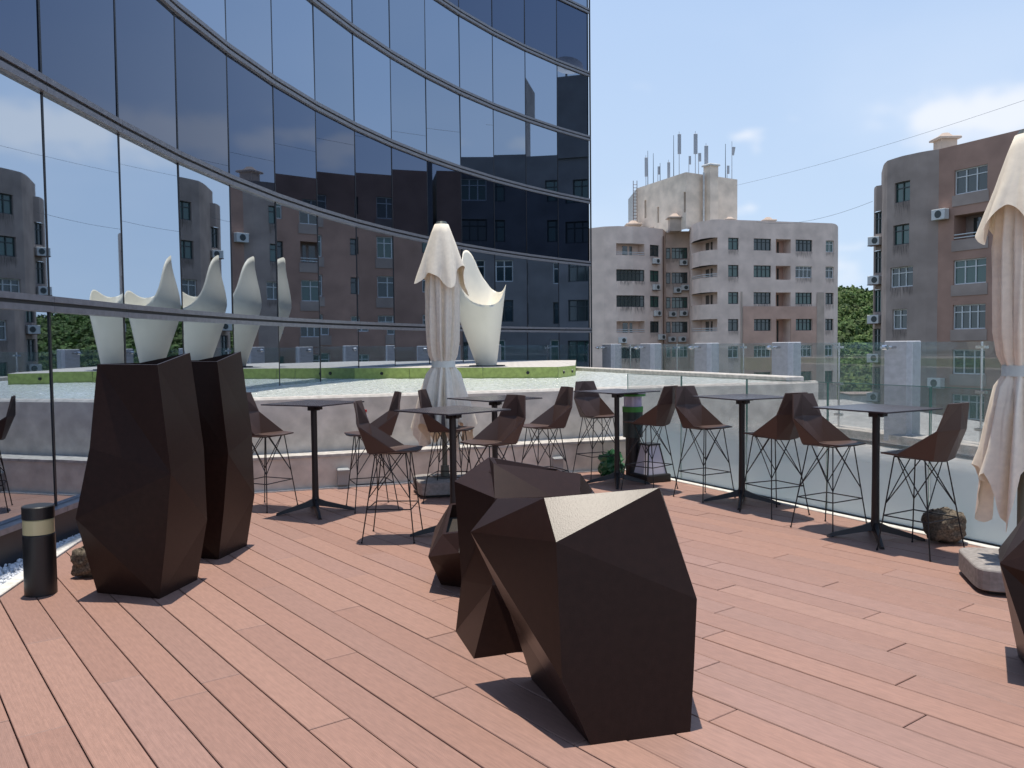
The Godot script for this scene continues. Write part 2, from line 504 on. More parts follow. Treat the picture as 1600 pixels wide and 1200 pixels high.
# ------------------------------------------------------------------ the mirror-glass building
const FC := Vector2(18.24, -8.39)
const FR := 22.1
func arc(k: float) -> Vector3:
	if k < 0.8667:
		return Vector3(FC.x - FR, 0, FC.y + (0.8667 - k) * 1.38)
	var a := deg_to_rad(176.9 + 3.577 * k)
	return Vector3(FC.x + cos(a) * FR, 0, FC.y + sin(a) * FR)
func build_glass_tower() -> void:
	var t := thing("glass_building", "tall curved building clad in blue mirror glass with grey bands", "building")
	var lev := [0.25, 1.98, 3.80, 5.50, 7.20, 8.92, 10.60, 11.7]
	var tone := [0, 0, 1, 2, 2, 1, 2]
	var first := -5
	var last := 13
	var rr := RandomNumberGenerator.new()
	rr.seed = 9
	for k in range(first, last):
		var a := arc(k)
		var b := arc(k + 1)
		var u := (b - a).normalized()
		var n := Vector3(-u.z, 0, u.x)
		if n.dot(Vector3(FC.x, 0, FC.y) - a) < 0:
			n = -n
		var w := a.distance_to(b)
		var mid := (a + b) * 0.5
		var bas := Basis(u, Vector3.UP, n) if u.cross(Vector3.UP).dot(n) > 0 else Basis(-u, Vector3.UP, n)
		for r in lev.size() - 1:
			var y0: float = lev[r] + (0.065 if r > 0 else 0.03)
			var y1: float = lev[r + 1] - 0.065
			var mb := MB.new()
			var tilt := Basis(u, deg_to_rad(rr.randf_range(-0.2, 0.2))) * Basis(Vector3.UP, deg_to_rad(rr.randf_range(-0.28, 0.28)))
			mb.box(Vector3.ZERO, Vector3(w - 0.026, y1 - y0, 0.024), tilt * bas)
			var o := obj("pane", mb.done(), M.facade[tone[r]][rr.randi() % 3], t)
			o.position = mid + Vector3(0, (y0 + y1) * 0.5, 0) - n * 0.03
			# two pale strips with a dark groove between them
			if r > 0:
				mb = MB.new()
				mb.box(Vector3(0, 0.042, 0), Vector3(w - 0.006, 0.05, 0.06), bas)
				mb.box(Vector3(0, -0.04, 0), Vector3(w - 0.006, 0.05, 0.06), bas)
				o = obj("transom", mb.done(), M.band, t)
				o.position = mid + Vector3(0, lev[r], 0)
				mb = MB.new()
				mb.box(Vector3.ZERO, Vector3(w - 0.004, 0.128, 0.04), bas)
				var gr := obj("groove", mb.done(), M.band_dark, o)
				gr.position = -n * 0.012
		var mb2 := MB.new()
		mb2.box(Vector3(0, 5.98, 0), Vector3(0.028, 11.5, 0.03), bas)
		var mu := obj("mullion", mb2.done(), M.band_dark, t)
		mu.position = a - n * 0.028
		mb2 = MB.new()
		mb2.box(Vector3(0, 0.0, 0), Vector3(w, 0.26, 0.12), bas)
		var bp := obj("base_plinth", mb2.done(), M.band_dark, t)
		bp.position = mid + Vector3(0, 0.1, 0)
		mb2 = MB.new()
		mb2.box(Vector3.ZERO, Vector3(w - 0.004, 0.045, 0.16), bas)
		var si := obj("sill", mb2.done(), M.band, t)
		si.position = mid + Vector3(0, 0.253, 0)
	# the body behind the glass
	var mbb := MB.new()
	var outer := []
	for k in range(first, last + 1):
		var p := arc(k)
		outer.append(p + (p - Vector3(FC.x, 0, FC.y)).normalized() * 0.12)
	var back := [Vector3(1.0, 0, -32), Vector3(-14, 0, -32), Vector3(-14, 0, 12)]
	var ring := []
	for p in outer:
		ring.append(p)
	for p in back:
		ring.append(p)
	var plan := PackedVector2Array()
	for p in ring:
		plan.append(Vector2(p.x, p.z))
	for i in ring.size():
		var p: Vector3 = ring[i]
		var q: Vector3 = ring[(i + 1) % ring.size()]
		mbb.quad(p + Vector3(0, -31, 0), q + Vector3(0, -31, 0), q + Vector3(0, 11.72, 0), p + Vector3(0, 11.72, 0))
	var ix := Geometry2D.triangulate_polygon(plan)
	for i in range(0, ix.size(), 3):
		mbb.tri(ring[ix[i]] + Vector3(0, 11.72, 0), ring[ix[i + 1]] + Vector3(0, 11.72, 0), ring[ix[i + 2]] + Vector3(0, 11.72, 0), Vector3.UP)
	obj("core", mbb.done(), M.band_dark, t)
	# corner trim at the far end
	mbb = MB.new()
	var e := arc(last)
	mbb.box(e + Vector3(0.02, 5.9, 0.0), Vector3(0.04, 11.8, 0.05))
	obj("corner_trim", mbb.done(), M.dark_metal, t)

# ------------------------------------------------------------------ pool
func wall_low(x: float) -> float:
	return -10.35 - 0.345 * x
func wall_up(x: float) -> float:
	return -10.75 - 0.37 * x
func build_pool() -> void:
	var x0 := -3.75
	var x1 := 4.45
	var t := thing("pool_wall", "long grey concrete pool wall with a sunlit ledge along it", "wall")
	var mb := MB.new()
	var xe := 1.62
	mb.quad(Vector3(x0, 0, wall_low(x0)), Vector3(xe, 0, wall_low(xe)), Vector3(xe, 0.38, wall_low(xe)), Vector3(x0, 0.38, wall_low(x0)), Vector3.BACK)
	mb.quad(Vector3(xe, 0, wall_low(xe)), Vector3(xe, 0, wall_up(xe)), Vector3(xe, 0.38, wall_up(xe)), Vector3(xe, 0.38, wall_low(xe)), Vector3.RIGHT)
	obj("lower_face", mb.done(), M.concrete, t)
	mb = MB.new()
	var a := Vector3(x0, 0.385, wall_low(x0) + 0.012)
	var b := Vector3(xe, 0.385, wall_low(xe) + 0.012)
	mb.quad(a, b, Vector3(xe, 0.385, wall_up(xe)), Vector3(x0, 0.385, wall_up(x0)), Vector3.UP)
	mb.quad(a, b, b - Vector3(0, 0.03, 0), a - Vector3(0, 0.03, 0), Vector3.BACK)
	obj("ledge", mb.done(), M.concrete_pale, t)
	mb = MB.new()
	mb.quad(Vector3(x0, -0.1, wall_up(x0)), Vector3(x1, -0.1, wall_up(x1)), Vector3(x1, 1.0, wall_up(x1)), Vector3(x0, 1.0, wall_up(x0)), Vector3.BACK)
	mb.quad(Vector3(x1, -0.1, wall_up(x1)), Vector3(x1, -0.1, -13.3), Vector3(x1, 1.0, -13.3), Vector3(x1, 1.0, wall_up(x1)), Vector3.RIGHT)
	obj("upper_face", mb.done(), M.concrete, t)
	mb = MB.new()
	var lip := []
	for i in 25:
		var x := lerpf(x0, x1, i / 24.0)
		lip.append([Vector3(x, 1.0, wall_up(x)), Vector3(x, 1.025, wall_up(x) - 0.03), Vector3(x, 1.03, wall_up(x) - 0.14)])
	for i in 24:
		for j in 2:
			mb.quad(lip[i][j], lip[i + 1][j], lip[i + 1][j + 1], lip[i][j + 1], Vector3(0, 1, 0.5))
	obj("overflow_lip", mb.done(), M.concrete_pale, t)
	# water, gently rippled
	var n := FastNoiseLite.new()
	n.seed = 8
	n.frequency = 0.9
	mb = MB.new(true)
	var nx := 90
	var nz := 70
	for i in nx:
		for j in nz:
			var q := []
			for k in [[0, 0], [1, 0], [1, 1], [0, 1]]:
				var x := lerpf(x0 - 0.2, x1, float(i + k[0]) / nx)
				var zf := wall_up(x) - 0.14
				var z := lerpf(zf, minf(-25.0, zf - 1.0), pow(float(j + k[1]) / nz, 1.3))
				q.append(Vector3(x, 1.027 + 0.012 * n.get_noise_2d(x * 4.0, z * 2.0), z))
			var c: Vector3 = (q[0] + q[2]) * 0.5
			# only inside the pool: in front of the glass, and left of the coping
			if Vector2(c.x - FC.x, c.z - FC.y).length() > FR + 0.15:
				continue
			if c.x > coping_x(c.z) + 0.1:
				continue
			mb.quad(q[0], q[1], q[2], q[3], Vector3.UP)
	setting("pool_water", mb.done(), M.pool_water)
	# coping along the far side
	t = thing("pool_coping", "low pale stone coping round the far side of the pool", "kerb")
	for i in 9:
		var z0 := lerpf(-12.35, -23.6, i / 9.0)
		var z1 := lerpf(-12.35, -23.6, (i + 1) / 9.0) + 0.006
		var p := Vector3(coping_x(z0), 0, z0)
		var q := Vector3(coping_x(z1), 0, z1)
		var mc := MB.new()
		mc.slab(Vector3(0, 0.55, 0), Vector3(0.32, 1.10, p.distance_to(q)), 0.012, Basis(Vector3.UP, atan2(q.x - p.x, q.z - p.z)))
		var o := obj("stone", mc.done(), M.concrete_pale, t)
		o.position = (p + q) * 0.5
	# lime green plinth along the glass
	t = thing("green_plinth", "long low lime green plinth standing in the pool against the glass", "plinth")
	var front := [Vector3(-3.05, 0, -15.25), Vector3(-1.8, 0, -15.0), Vector3(-0.5, 0, -14.75), Vector3(0.79, 0, -14.6), Vector3(1.15, 0, -15.5), Vector3(1.55, 0, -20.6)]
	for i in front.size() - 1:
		var p: Vector3 = front[i]
		var q: Vector3 = front[i + 1]
		mb = MB.new()
		var g := (q - p).normalized() * 0.003
		mb.quad(p + g + Vector3(0, 0.9, 0), q - g + Vector3(0, 0.9, 0), q - g + Vector3(0, 1.215, 0), p + g + Vector3(0, 1.215, 0))
		var o := obj("panel", mb.done(), M.lime, t)
		if i < 4:
			for f in ([0.6] if i != 3 else [0.3, 0.8]):
				mb = MB.new()
				var c := p.lerp(q, f) + Vector3(0, 1.12, 0)
				var nn := Vector3(-(q - p).z, 0, (q - p).x).normalized()
				if nn.z < 0 and i < 3:
					nn = -nn
				if i == 3:
					nn = Vector3(0.9, 0, 0.35).normalized()
				mb.tube(c, c + nn * 0.02, 0.03, 0.026, 10)
				obj("nozzle", mb.done(), M.dark_metal, o)
	mb = MB.new()
	var top := []
	for p in front:
		top.append(p + Vector3(0, 1.216, 0))
	for k in [10.6, 9.2, 8.0, 7.0, 6.4]:
		top.append(arc(k) + Vector3(0.05, 1.216, 0.05))
	var pl := PackedVector2Array()
	for p in top:
		pl.append(Vector2(p.x, p.z))
	var ix := Geometry2D.triangulate_polygon(pl)
	for i in range(0, ix.size(), 3):
		mb.tri(top[ix[i]], top[ix[i + 1]], top[ix[i + 2]], Vector3.UP)
	obj("top_slab", mb.done(), M.concrete_pale, t)
	build_sculpture(Vector3(-0.45, 1.217, -15.6))

func coping_x(z: float) -> float:
	# far rim of the pool, running from its pointed end back to the glass
	return 4.15 + (z + 12.2) * 0.385 - 0.004 * (z + 12.2) * (z + 12.2)

func build_sculpture(at: Vector3) -> void:
	var t := thing("sculpture", "cream white sculpture flaring up from a narrow foot into curling lips", "sculpture", at, 0.0)
	t.scale = Vector3.ONE * 0.91
	var mb := MB.new(true)
	var n := 48
	var rings := []
	var inner := []
	for i in 21:
		var f := i / 20.0
		var ring := []
		for k in n:
			var a := TAU * k / n
			# rim: tall petal on the left, low front, higher back, a raised tip on the right
			var rim := 1.36 - 0.17 * sin(a) + 0.92 * exp(-pow(absf(angle_difference(a, PI * 1.10)) / 1.05, 2.8)) + 0.27 * exp(-pow(angle_difference(a, 0.0) / 0.5, 2.0))
			var y := rim * f
			var left := 0.21 + 0.36 * minf(y, 1.25) - 0.20 * smoothstep(1.3, 2.3, y)
			var right := 0.19 + 0.125 * y
			var deep := 0.20 + 0.34 * minf(y, 1.3)
			var sx := right if cos(a) > 0.0 else left
			ring.append(Vector3(cos(a) * sx, y, sin(a) * deep))
		rings.append(ring)
	mb.loft(rings, true)
	for i in 9:
		var f := 1.0 - i / 8.0 * 0.6
		var ring := []
		for k in n:
			var v: Vector3 = rings[20][k]
			var c := Vector3(-0.1, 0.75, 0)
			var p := c.lerp(v, 0.15 + 0.85 * pow((f - 0.4) / 0.6, 0.75) if i > 0 else 1.0)
			p.y = lerpf(0.95, v.y, pow((f - 0.4) / 0.6, 1.3))
			if i == 1:
				p = v * 0.97 + Vector3(0, 0.015, 0)
			ring.append(p)
		inner.append(ring)
	mb.loft(inner, false, false, true)
	obj("body", mb.done(), M.sculpture, t)
	mb = MB.new()
	mb.tube(Vector3(0, -0.001, 0), Vector3(0, 0.02, 0), 0.36, 0.36, 28)
	obj("foot_plate", mb.done(), M.dark_metal, t)

# ------------------------------------------------------------------ deck
func clip_board(p: PackedVector2Array, area: PackedVector2Array) -> Array:
	return Geometry2D.intersect_polygons(p, area)
func build_deck() -> void:
	var u := Vector2(cos(deg_to_rad(52.75)), sin(deg_to_rad(52.75)))
	var nrm := Vector2(-u.y, u.x)
	var area := PackedVector2Array([Vector2(-3.02, -3.6), Vector2(-3.30, -5.3), Vector2(-3.60, -7.0), Vector2(-3.76, -9.0), Vector2(-3.76, wall_low(-3.76) + 0.07), Vector2(1.44, wall_low(1.44) + 0.07), Vector2(1.93, -9.86), Vector2(3.43, -6.97), Vector2(5.6, -2.85), Vector2(7.0, 0.3), Vector2(-2.3, 0.3)])
	var t := Node3D.new()
	t.name = "deck"
	add_child(t)
	t.set_meta("kind", "structure")
	var r2 := RandomNumberGenerator.new()
	r2.seed = 4
	var pitch := 0.195
	var gap := 0.006
	var starts := {-0.65: -5.255, -0.845: -4.395, -0.455: -4.0, -1.04: -3.99}
	var made := 0
	for k in range(-60, 20):
		var n0 := -0.065 + pitch * k
		var s := -14.0 + fmod(absf(k * 0.86 + 0.37 * sin(k * 12.9)), 2.2)
		for key in starts:
			if absf(n0 - pitch - (key - pitch)) < 0.03:
				s = starts[key] - 4.4 * 2.0
		while s < 9.0:
			var l := 2.2
			var a := u * (s + gap * 0.5) + nrm * (n0 - pitch + gap * 0.5)
			var b := u * (s + l - gap * 0.5) + nrm * (n0 - pitch + gap * 0.5)
			var c := u * (s + l - gap * 0.5) + nrm * (n0 - gap * 0.5)
			var d := u * (s + gap * 0.5) + nrm * (n0 - gap * 0.5)
			for pg in clip_board(PackedVector2Array([a, b, c, d]), area):
				var me := board_mesh(pg, u, nrm, r2.randf() * 7.0)
				if me == null:
					continue
				var o := obj("board", me, M.boards[r2.randi() % 8], t)
				o.position.y = r2.randf_range(-0.0012, 0.0012)
				made += 1
			s += l
	print("boards ", made)
	var mb := MB.new()
	var jx := Geometry2D.triangulate_polygon(area)
	for i in range(0, jx.size(), 3):
		mb.tri(Vector3(area[jx[i]].x, -0.06, area[jx[i]].y), Vector3(area[jx[i + 1]].x, -0.06, area[jx[i + 1]].y), Vector3(area[jx[i + 2]].x, -0.06, area[jx[i + 2]].y), Vector3.UP)
	obj("joists", mb.done(), M.under, t)
	# roof slab under and round it
	mb = MB.new()
	mb.box(Vector3(2.5, -15.6, -8.0), Vector3(14.5, 31.0, 34.0))
	setting("terrace_slab", mb.done(), M.roof_grey)
	# white kerb and pebble bed along the glass
	var kt := thing("kerb", "white kerb between the timber deck and the pebble bed", "kerb")
	var line := [Vector2(-2.3, 0.3), Vector2(-3.02, -3.6), Vector2(-3.30, -5.3), Vector2(-3.60, -7.0), Vector2(-3.76, -9.0)]
	for i in line.size() - 1:
		var p: Vector2 = line[i]
		var q: Vector2 = line[i + 1]
		var m := (p + q) * 0.5
		var dd := (q - p).normalized()
		var off := Vector2(dd.y, -dd.x)
		if off.x > 0:
			off = -off
		mb = MB.new()
		mb.slab(Vector3.ZERO, Vector3(0.09, 0.07, p.distance_to(q) - 0.004), 0.006, Basis(Vector3.UP, atan2(dd.x, dd.y)))
		var o := obj("stone", mb.done(), M.kerb, kt)
		o.position = Vector3(m.x + off.x * 0.05, -0.02, m.y + off.y * 0.05)
	var peb := MB.new(true)
	var ico := []
	for a in 6:
		for b in 1:
			ico.append(0)
	var rings := []
	for i in 5:
		var ph := PI * i / 4.0
		var ring := []
		for k in 7:
			ring.append(Vector3(sin(ph) * cos(TAU * k / 7.0), cos(ph) * 0.6, sin(ph) * sin(TAU * k / 7.0) * 0.8))
		rings.append(ring)
	peb.loft(rings, true)
	var mm := MultiMesh.new()
	mm.transform_format = MultiMesh.TRANSFORM_3D
	mm.mesh = peb.done()
	var tr := []
	for k in 7000:
		var z := r2.randf_range(-9.2, -1.0)
		var xi := kerb_x(z) - 0.1
		var x := r2.randf_range(-4.0, xi)
		if x < -3.98 or x > xi:
			continue
		var s := r2.randf_range(0.011, 0.022)
		tr.append(Transform3D(Basis(Vector3(r2.randfn(), r2.randfn(), r2.randfn()).normalized(), r2.randf() * TAU).scaled(Vector3.ONE * s), Vector3(x, r2.randf_range(-0.035, -0.005), z)))
	mm.instance_count = tr.size()
	for k in tr.size():
		mm.set_instance_transform(k, tr[k])
	var mi := MultiMeshInstance3D.new()
	mi.name = "pebbles"
	mi.multimesh = mm
	mi.material_override = M.pebble
	add_child(mi)
	tag(mi, "bed of small white pebbles along the foot of the glass", "pebbles")
	mi.set_meta("kind", "stuff")
	mb = MB.new()
	mb.quad(Vector3(-4.4, -0.03, 0.3), Vector3(-2.3, -0.03, 0.3), Vector3(-3.7, -0.03, -9.4), Vector3(-4.4, -0.03, -9.4), Vector3.UP)
	setting("pebble_bed", mb.done(), M.kerb)
	# pale strip at the foot of the pool wall
	mb = MB.new()
	var pa := Vector3(-3.76, 0.012, wall_low(-3.76))
	var pb := Vector3(1.46, 0.012, wall_low(1.46))
	var f := Vector3(0, 0, 0.062)
	mb.quad(pa, pb, pb + f, pa + f, Vector3.UP)
	mb.quad(pa + f, pb + f, pb + f - Vector3(0, 0.06, 0), pa + f - Vector3(0, 0.06, 0), Vector3.BACK)
	tag(obj("wall_foot_strip", mb.done(), M.kerb), "thin white strip along the foot of the pool wall", "kerb")

func kerb_x(z: float) -> float:
	if z > -3.6:
		return lerpf(-2.3, -3.02, (0.3 - z) / 3.9)
	if z > -5.3:
		return lerpf(-3.02, -3.30, (-3.6 - z) / 1.7)
	if z > -7.0:
		return lerpf(-3.30, -3.60, (-5.3 - z) / 1.7)
	return lerpf(-3.60, -3.76, (-7.0 - z) / 2.0)

func board_mesh(pg: PackedVector2Array, u: Vector2, nrm: Vector2, shift: float) -> ArrayMesh:
	var cen := Vector2.ZERO
	for p in pg:
		cen += p
	cen /= float(pg.size())
	var inner := Geometry2D.offset_polygon(pg, -0.003)
	if inner.size() == 0:
		return null
	var st := SurfaceTool.new()
	st.begin(Mesh.PRIMITIVE_TRIANGLES)
	st.set_smooth_group(-1)
	var put := func(p: Vector2, y: float) -> void:
		st.set_uv(Vector2(p.dot(u) * 0.5 + shift, p.dot(nrm) / 0.195 + shift))
		st.add_vertex(Vector3(p.x, y, p.y))
	var top: PackedVector2Array = inner[0]
	var ix := Geometry2D.triangulate_polygon(top)
	if ix.size() == 0:
		return null
	for i in range(0, ix.size(), 3):
		var a := top[ix[i]]
		var b := top[ix[i + 1]]
		var c := top[ix[i + 2]]
		if (b - a).cross(c - a) < 0:
			var s := b
			b = c
			c = s
		put.call(a, 0.0)
		put.call(b, 0.0)
		put.call(c, 0.0)
	if Geometry2D.is_polygon_clockwise(pg):
		pg.reverse()
	for i in pg.size():
		var a := pg[i]
		var b := pg[(i + 1) % pg.size()]
		var dir := (b - a).normalized()
		var inw := Vector2(-dir.y, dir.x)
		if inw.dot(cen - a) < 0:
			inw = -inw
		var ai := a + inw * 0.003 + dir * 0.003
		var bi := b + inw * 0.003 - dir * 0.003
		for q in [[a, -0.003, b, -0.003, bi, 0.0, ai, 0.0], [a, -0.025, b, -0.025, b, -0.003, a, -0.003]]:
			put.call(q[0], q[1])
			put.call(q[4], q[5])
			put.call(q[2], q[3])
			put.call(q[0], q[1])
			put.call(q[6], q[7])
			put.call(q[4], q[5])
	st.generate_normals()
	st.generate_tangents()
	return st.commit()

# ------------------------------------------------------------------ glass rail beside the deck
func build_side_rail() -> void:
	var t := thing("glass_balustrade", "frameless glass balustrade with frosted lower half along the deck edge", "balustrade")
	var d := Vector3(0.464, 0, 0.886).normalized()
	var p0 := Vector3(1.47, 0, -10.87)
	var n := Vector3(-d.z, 0, d.x)
	var bas := Basis(Vector3.UP, atan2(d.x, d.z))
	var w := 1.075
	for k in 10:
		var c := p0 + d * (w * (k + 0.5))
		var mb := MB.new()
		mb.box(Vector3.ZERO, Vector3(0.012, 1.2, w - 0.012), bas)
		var o := obj("glass_panel", mb.done(), M.rail_glass, t)
		o.position = c + Vector3(0, 0.615, 0)
		mb = MB.new()
		mb.box(Vector3(0, 0.603, 0), Vector3(0.0125, 0.005, w - 0.012), bas)
		for s in [-1.0, 1.0]:
			mb.box(d * (s * (w * 0.5 - 0.007)), Vector3(0.0125, 1.2, 0.003), bas)
		obj("polished_edge", mb.done(), M.glass_edge, o)
		# frosted film on the deck side
		var st := SurfaceTool.new()
		st.begin(Mesh.PRIMITIVE_TRIANGLES)
		var f := n * (-0.009 if n.x > 0 else 0.009)
		if n.x > 0:
			f = -n * 0.009
		var a := -d * (w * 0.5 - 0.008) + f
		var b := d * (w * 0.5 - 0.008) + f
		var lo := Vector3(0, -0.598, 0)
		var hi := Vector3(0, 0.11, 0)
		for q in [[a + lo, Vector2(0, 1)], [a + hi, Vector2(0, 0)], [b + hi, Vector2(1, 0)], [a + lo, Vector2(0, 1)], [b + hi, Vector2(1, 0)], [b + lo, Vector2(1, 1)]]:
			st.set_uv(q[1])
			st.add_vertex(q[0])
		st.generate_normals()
		obj("frosted_film", st.commit(), M.film, o)
	var mb2 := MB.new()
	mb2.box(p0 + d * 5.4 + Vector3(0, 0.006, 0), Vector3(0.045, 0.03, 10.75), bas)
	obj("shoe_rail", mb2.done(), M.dark_metal, t)
	mb2 = MB.new()
	mb2.slab(p0 + d * 5.35 + n * (0.07 if n.x < 0 else -0.07) + Vector3(0, -0.02, 0), Vector3(0.085, 0.065, 10.6), 0.006, bas)
	tag(obj("rail_kerb", mb2.done(), M.kerb), "white kerb strip at the foot of the glass balustrade", "kerb")

# ------------------------------------------------------------------ parapet with columns
func build_parapet() -> void:
	var pts := [Vector3(9.1, 0, -4.9), Vector3(8.1, 0, -7.8), Vector3(7.15, 0, -10.7), Vector3(6.22, 0, -13.6), Vector3(5.27, 0, -16.4), Vector3(4.38, 0, -19.2), Vector3(3.53, 0, -21.7), Vector3(2.80, 0, -23.9)]
	var words := ["beside the folded parasol", "behind the glass beside the pink block", "standing alone above the frosted glass", "before the gap between the two blocks", "before the pink panel of the far block", "before the middle of the far block", "before the rounded balconies of the far block", "nearest the corner of the mirror building"]
	var low := thing("parapet_kerb", "pale kerb under the far row of columns and glass", "kerb")
	for i in pts.size():
		var p: Vector3 = pts[i]
		var q: Vector3 = pts[mini(i + 1, pts.size() - 1)]
		var prev: Vector3 = pts[maxi(i - 1, 0)]
		var d := (q - prev).normalized()
		var turn := atan2(d.x, d.z)
		if i >= 1:
			var t := thing("parapet_column", "pale grey square column of the far parapet, " + words[i], "column", p, turn + 0.25, "columns of the far parapet")
			var mb := MB.new()
			mb.slab(Vector3(0, 0.8, 0), Vector3(0.38, 1.6, 0.38), 0.012)
			obj("shaft", mb.done(), M.column, t)
			mb = MB.new()
			mb.tube(Vector3(0.19, 1.5, 0), Vector3(0.56, 1.5, 0), 0.022, 0.022, 10)
			mb.tube(Vector3(0.46, 1.5, -0.04), Vector3(0.46, 1.5, 0.04), 0.04, 0.04, 10)
			mb.box(Vector3(0.33, 1.495, 0), Vector3(0.07, 0.035, 0.09))
			obj("clamp", mb.done(), M.steel, t)
		if i < pts.size() - 1:
			var dd := (q - p).normalized()
			var bas := Basis(Vector3.UP, atan2(dd.x, dd.z))
			var len := p.distance_to(q)
			var g := thing("parapet_glass", "clear glass screen next to the column " + words[i], "glass screen", (p + q) * 0.5, 0.0, "glass screens of the far parapet")
			for s in [-0.5, 0.5]:
				var mb := MB.new()
				mb.box(Vector3(0, 0.86, 0) + dd * (s * (len * 0.5 - 0.2)), Vector3(0.012, 1.44, len * 0.5 - 0.24), bas)
				obj("pane", mb.done(), M.rail_glass, g)
			var mp := MB.new()
			mp.tube(Vector3(0, 0.1, 0), Vector3(0, 1.58, 0), 0.018, 0.018, 8)
			for y in [0.32, 0.86, 1.5]:
				mp.box(Vector3(0, y, 0), Vector3(0.07, 0.04, 0.16), bas)
			obj("post", mp.done(), M.steel, g)
			var mk := MB.new()
			mk.slab(Vector3.ZERO, Vector3(0.42, 0.14, len - 0.01), 0.01, bas)
			var o := obj("stone", mk.done(), M.concrete_pale, low)
			o.position = (p + q) * 0.5 + Vector3(0, 0.04, 0)

# ------------------------------------------------------------------ apartment blocks
func ray_s(path: Array, px: float) -> float:
	# arc length at which the line of sight at this bearing meets the wall
	var r := (px - 800.0) / 1335.0
	var s := 0.0
	for i in path.size() - 1:
		var a: Vector2 = path[i]
		var b: Vector2 = path[i + 1]
		var fa := a.x + r * a.y
		var fb := b.x + r * b.y
		if fa * fb <= 0.0 and fa != fb:
			return s + a.distance_to(b) * fa / (fa - fb)
		s += a.distance_to(b)
	return s
func at_s(path: Array, s: float) -> Array:
	for i in path.size() - 1:
		var a: Vector2 = path[i]
		var b: Vector2 = path[i + 1]
		var l := a.distance_to(b)
		if s <= l or i == path.size() - 2:
			var p := a.lerp(b, s / l)
			var d := (b - a) / l
			return [Vector3(p.x, 0, p.y), Vector3(-d.y, 0, d.x), Vector3(d.x, 0, d.y)]
		s -= l
	return []
# wall sheet along a plan line with real openings and their reveals
func wall_sheet(path: Array, y0: float, y1: float, holes: Array, depth: float) -> ArrayMesh:
	var mb := MB.new()
	var ss := []
	var acc := 0.0
	for i in path.size():
		ss.append(acc)
		if i < path.size() - 1:
			acc += path[i].distance_to(path[i + 1])
	var ys := [y0, y1]
	for h in holes:
		ss.append(h[0])
		ss.append(h[1])
		ys.append(h[2])
		ys.append(h[3])
	ss.sort()
	ys.sort()
	for i in ss.size() - 1:
		if ss[i + 1] - ss[i] < 0.001:
			continue
		var sm: float = (ss[i] + ss[i + 1]) * 0.5
		var a: Array = at_s(path, ss[i] + 0.0005)
		var b: Array = at_s(path, ss[i + 1] - 0.0005)
		for j in ys.size() - 1:
			if ys[j + 1] - ys[j] < 0.001:
				continue
			var ym: float = (ys[j] + ys[j + 1]) * 0.5
			var open := false
			for h in holes:
				if sm > h[0] and sm < h[1] and ym > h[2] and ym < h[3]:
					open = true
					break
			if not open:
				mb.quad(a[0] + Vector3(0, ys[j], 0), b[0] + Vector3(0, ys[j], 0), b[0] + Vector3(0, ys[j + 1], 0), a[0] + Vector3(0, ys[j + 1], 0), a[1])
	for h in holes:
		var a: Array = at_s(path, h[0])
		var b: Array = at_s(path, h[1])
		var dd: float = h[4] if h.size() > 4 else depth
		var ia: Vector3 = a[0] - a[1] * dd
		var ib: Vector3 = b[0] - b[1] * dd
		var lo := Vector3(0, h[2], 0)
		var hi := Vector3(0, h[3], 0)
		mb.quad(a[0] + lo, ia + lo, ia + hi, a[0] + hi)
		mb.quad(b[0] + lo, ib + lo, ib + hi, b[0] + hi)
		mb.quad(a[0] + lo, b[0] + lo, ib + lo, ia + lo)
		mb.quad(a[0] + hi, b[0] + hi, ib + hi, ia + hi)
	return mb.done()
func window_part(t: Node3D, path: Array, h: Array, depth: float, white: bool, green: bool, bars: int) -> void:
	var a: Array = at_s(path, h[0])
	var b: Array = at_s(path, h[1])
	var pa: Vector3 = a[0] - a[1] * depth
	var pb: Vector3 = b[0] - b[1] * depth
	var mid := (pa + pb) * 0.5
	var d := (pb - pa).normalized()
	var n := Vector3(-d.z, 0, d.x)
	if n.dot(a[1]) < 0:
		n = -n
	var bas := Basis(d, Vector3.UP, n) if d.cross(Vector3.UP).dot(n) > 0 else Basis(-d, Vector3.UP, n)
	var w := pa.distance_to(pb)
	var hh: float = h[3] - h[2]
	var fr := MB.new()
	var th := 0.07
	fr.box(Vector3(0, hh * 0.5 - th * 0.5, 0), Vector3(w, th, 0.08), bas)
	fr.box(Vector3(0, -hh * 0.5 + th * 0.5, 0), Vector3(w, th, 0.08), bas)
	for k in bars + 1:
		var x := lerpf(-w * 0.5 + th * 0.5, w * 0.5 - th * 0.5, float(k) / bars)
		fr.box(bas * Vector3(x, 0, 0.002), Vector3(th, hh - th, 0.076), bas)
	fr.box(bas * Vector3(0, hh * 0.2, 0.004), Vector3(w - th, th * 0.8, 0.07), bas)
	var o := obj("window", fr.done(), M.frame_white if white else M.frame_dark, t)
	o.position = mid + Vector3(0, (h[2] + h[3]) * 0.5, 0)
	var g := MB.new()
	g.box(-n * 0.03, Vector3(w, hh, 0.015), bas)
	obj("pane", g.done(), M.window_green if green else M.window_dark, o)
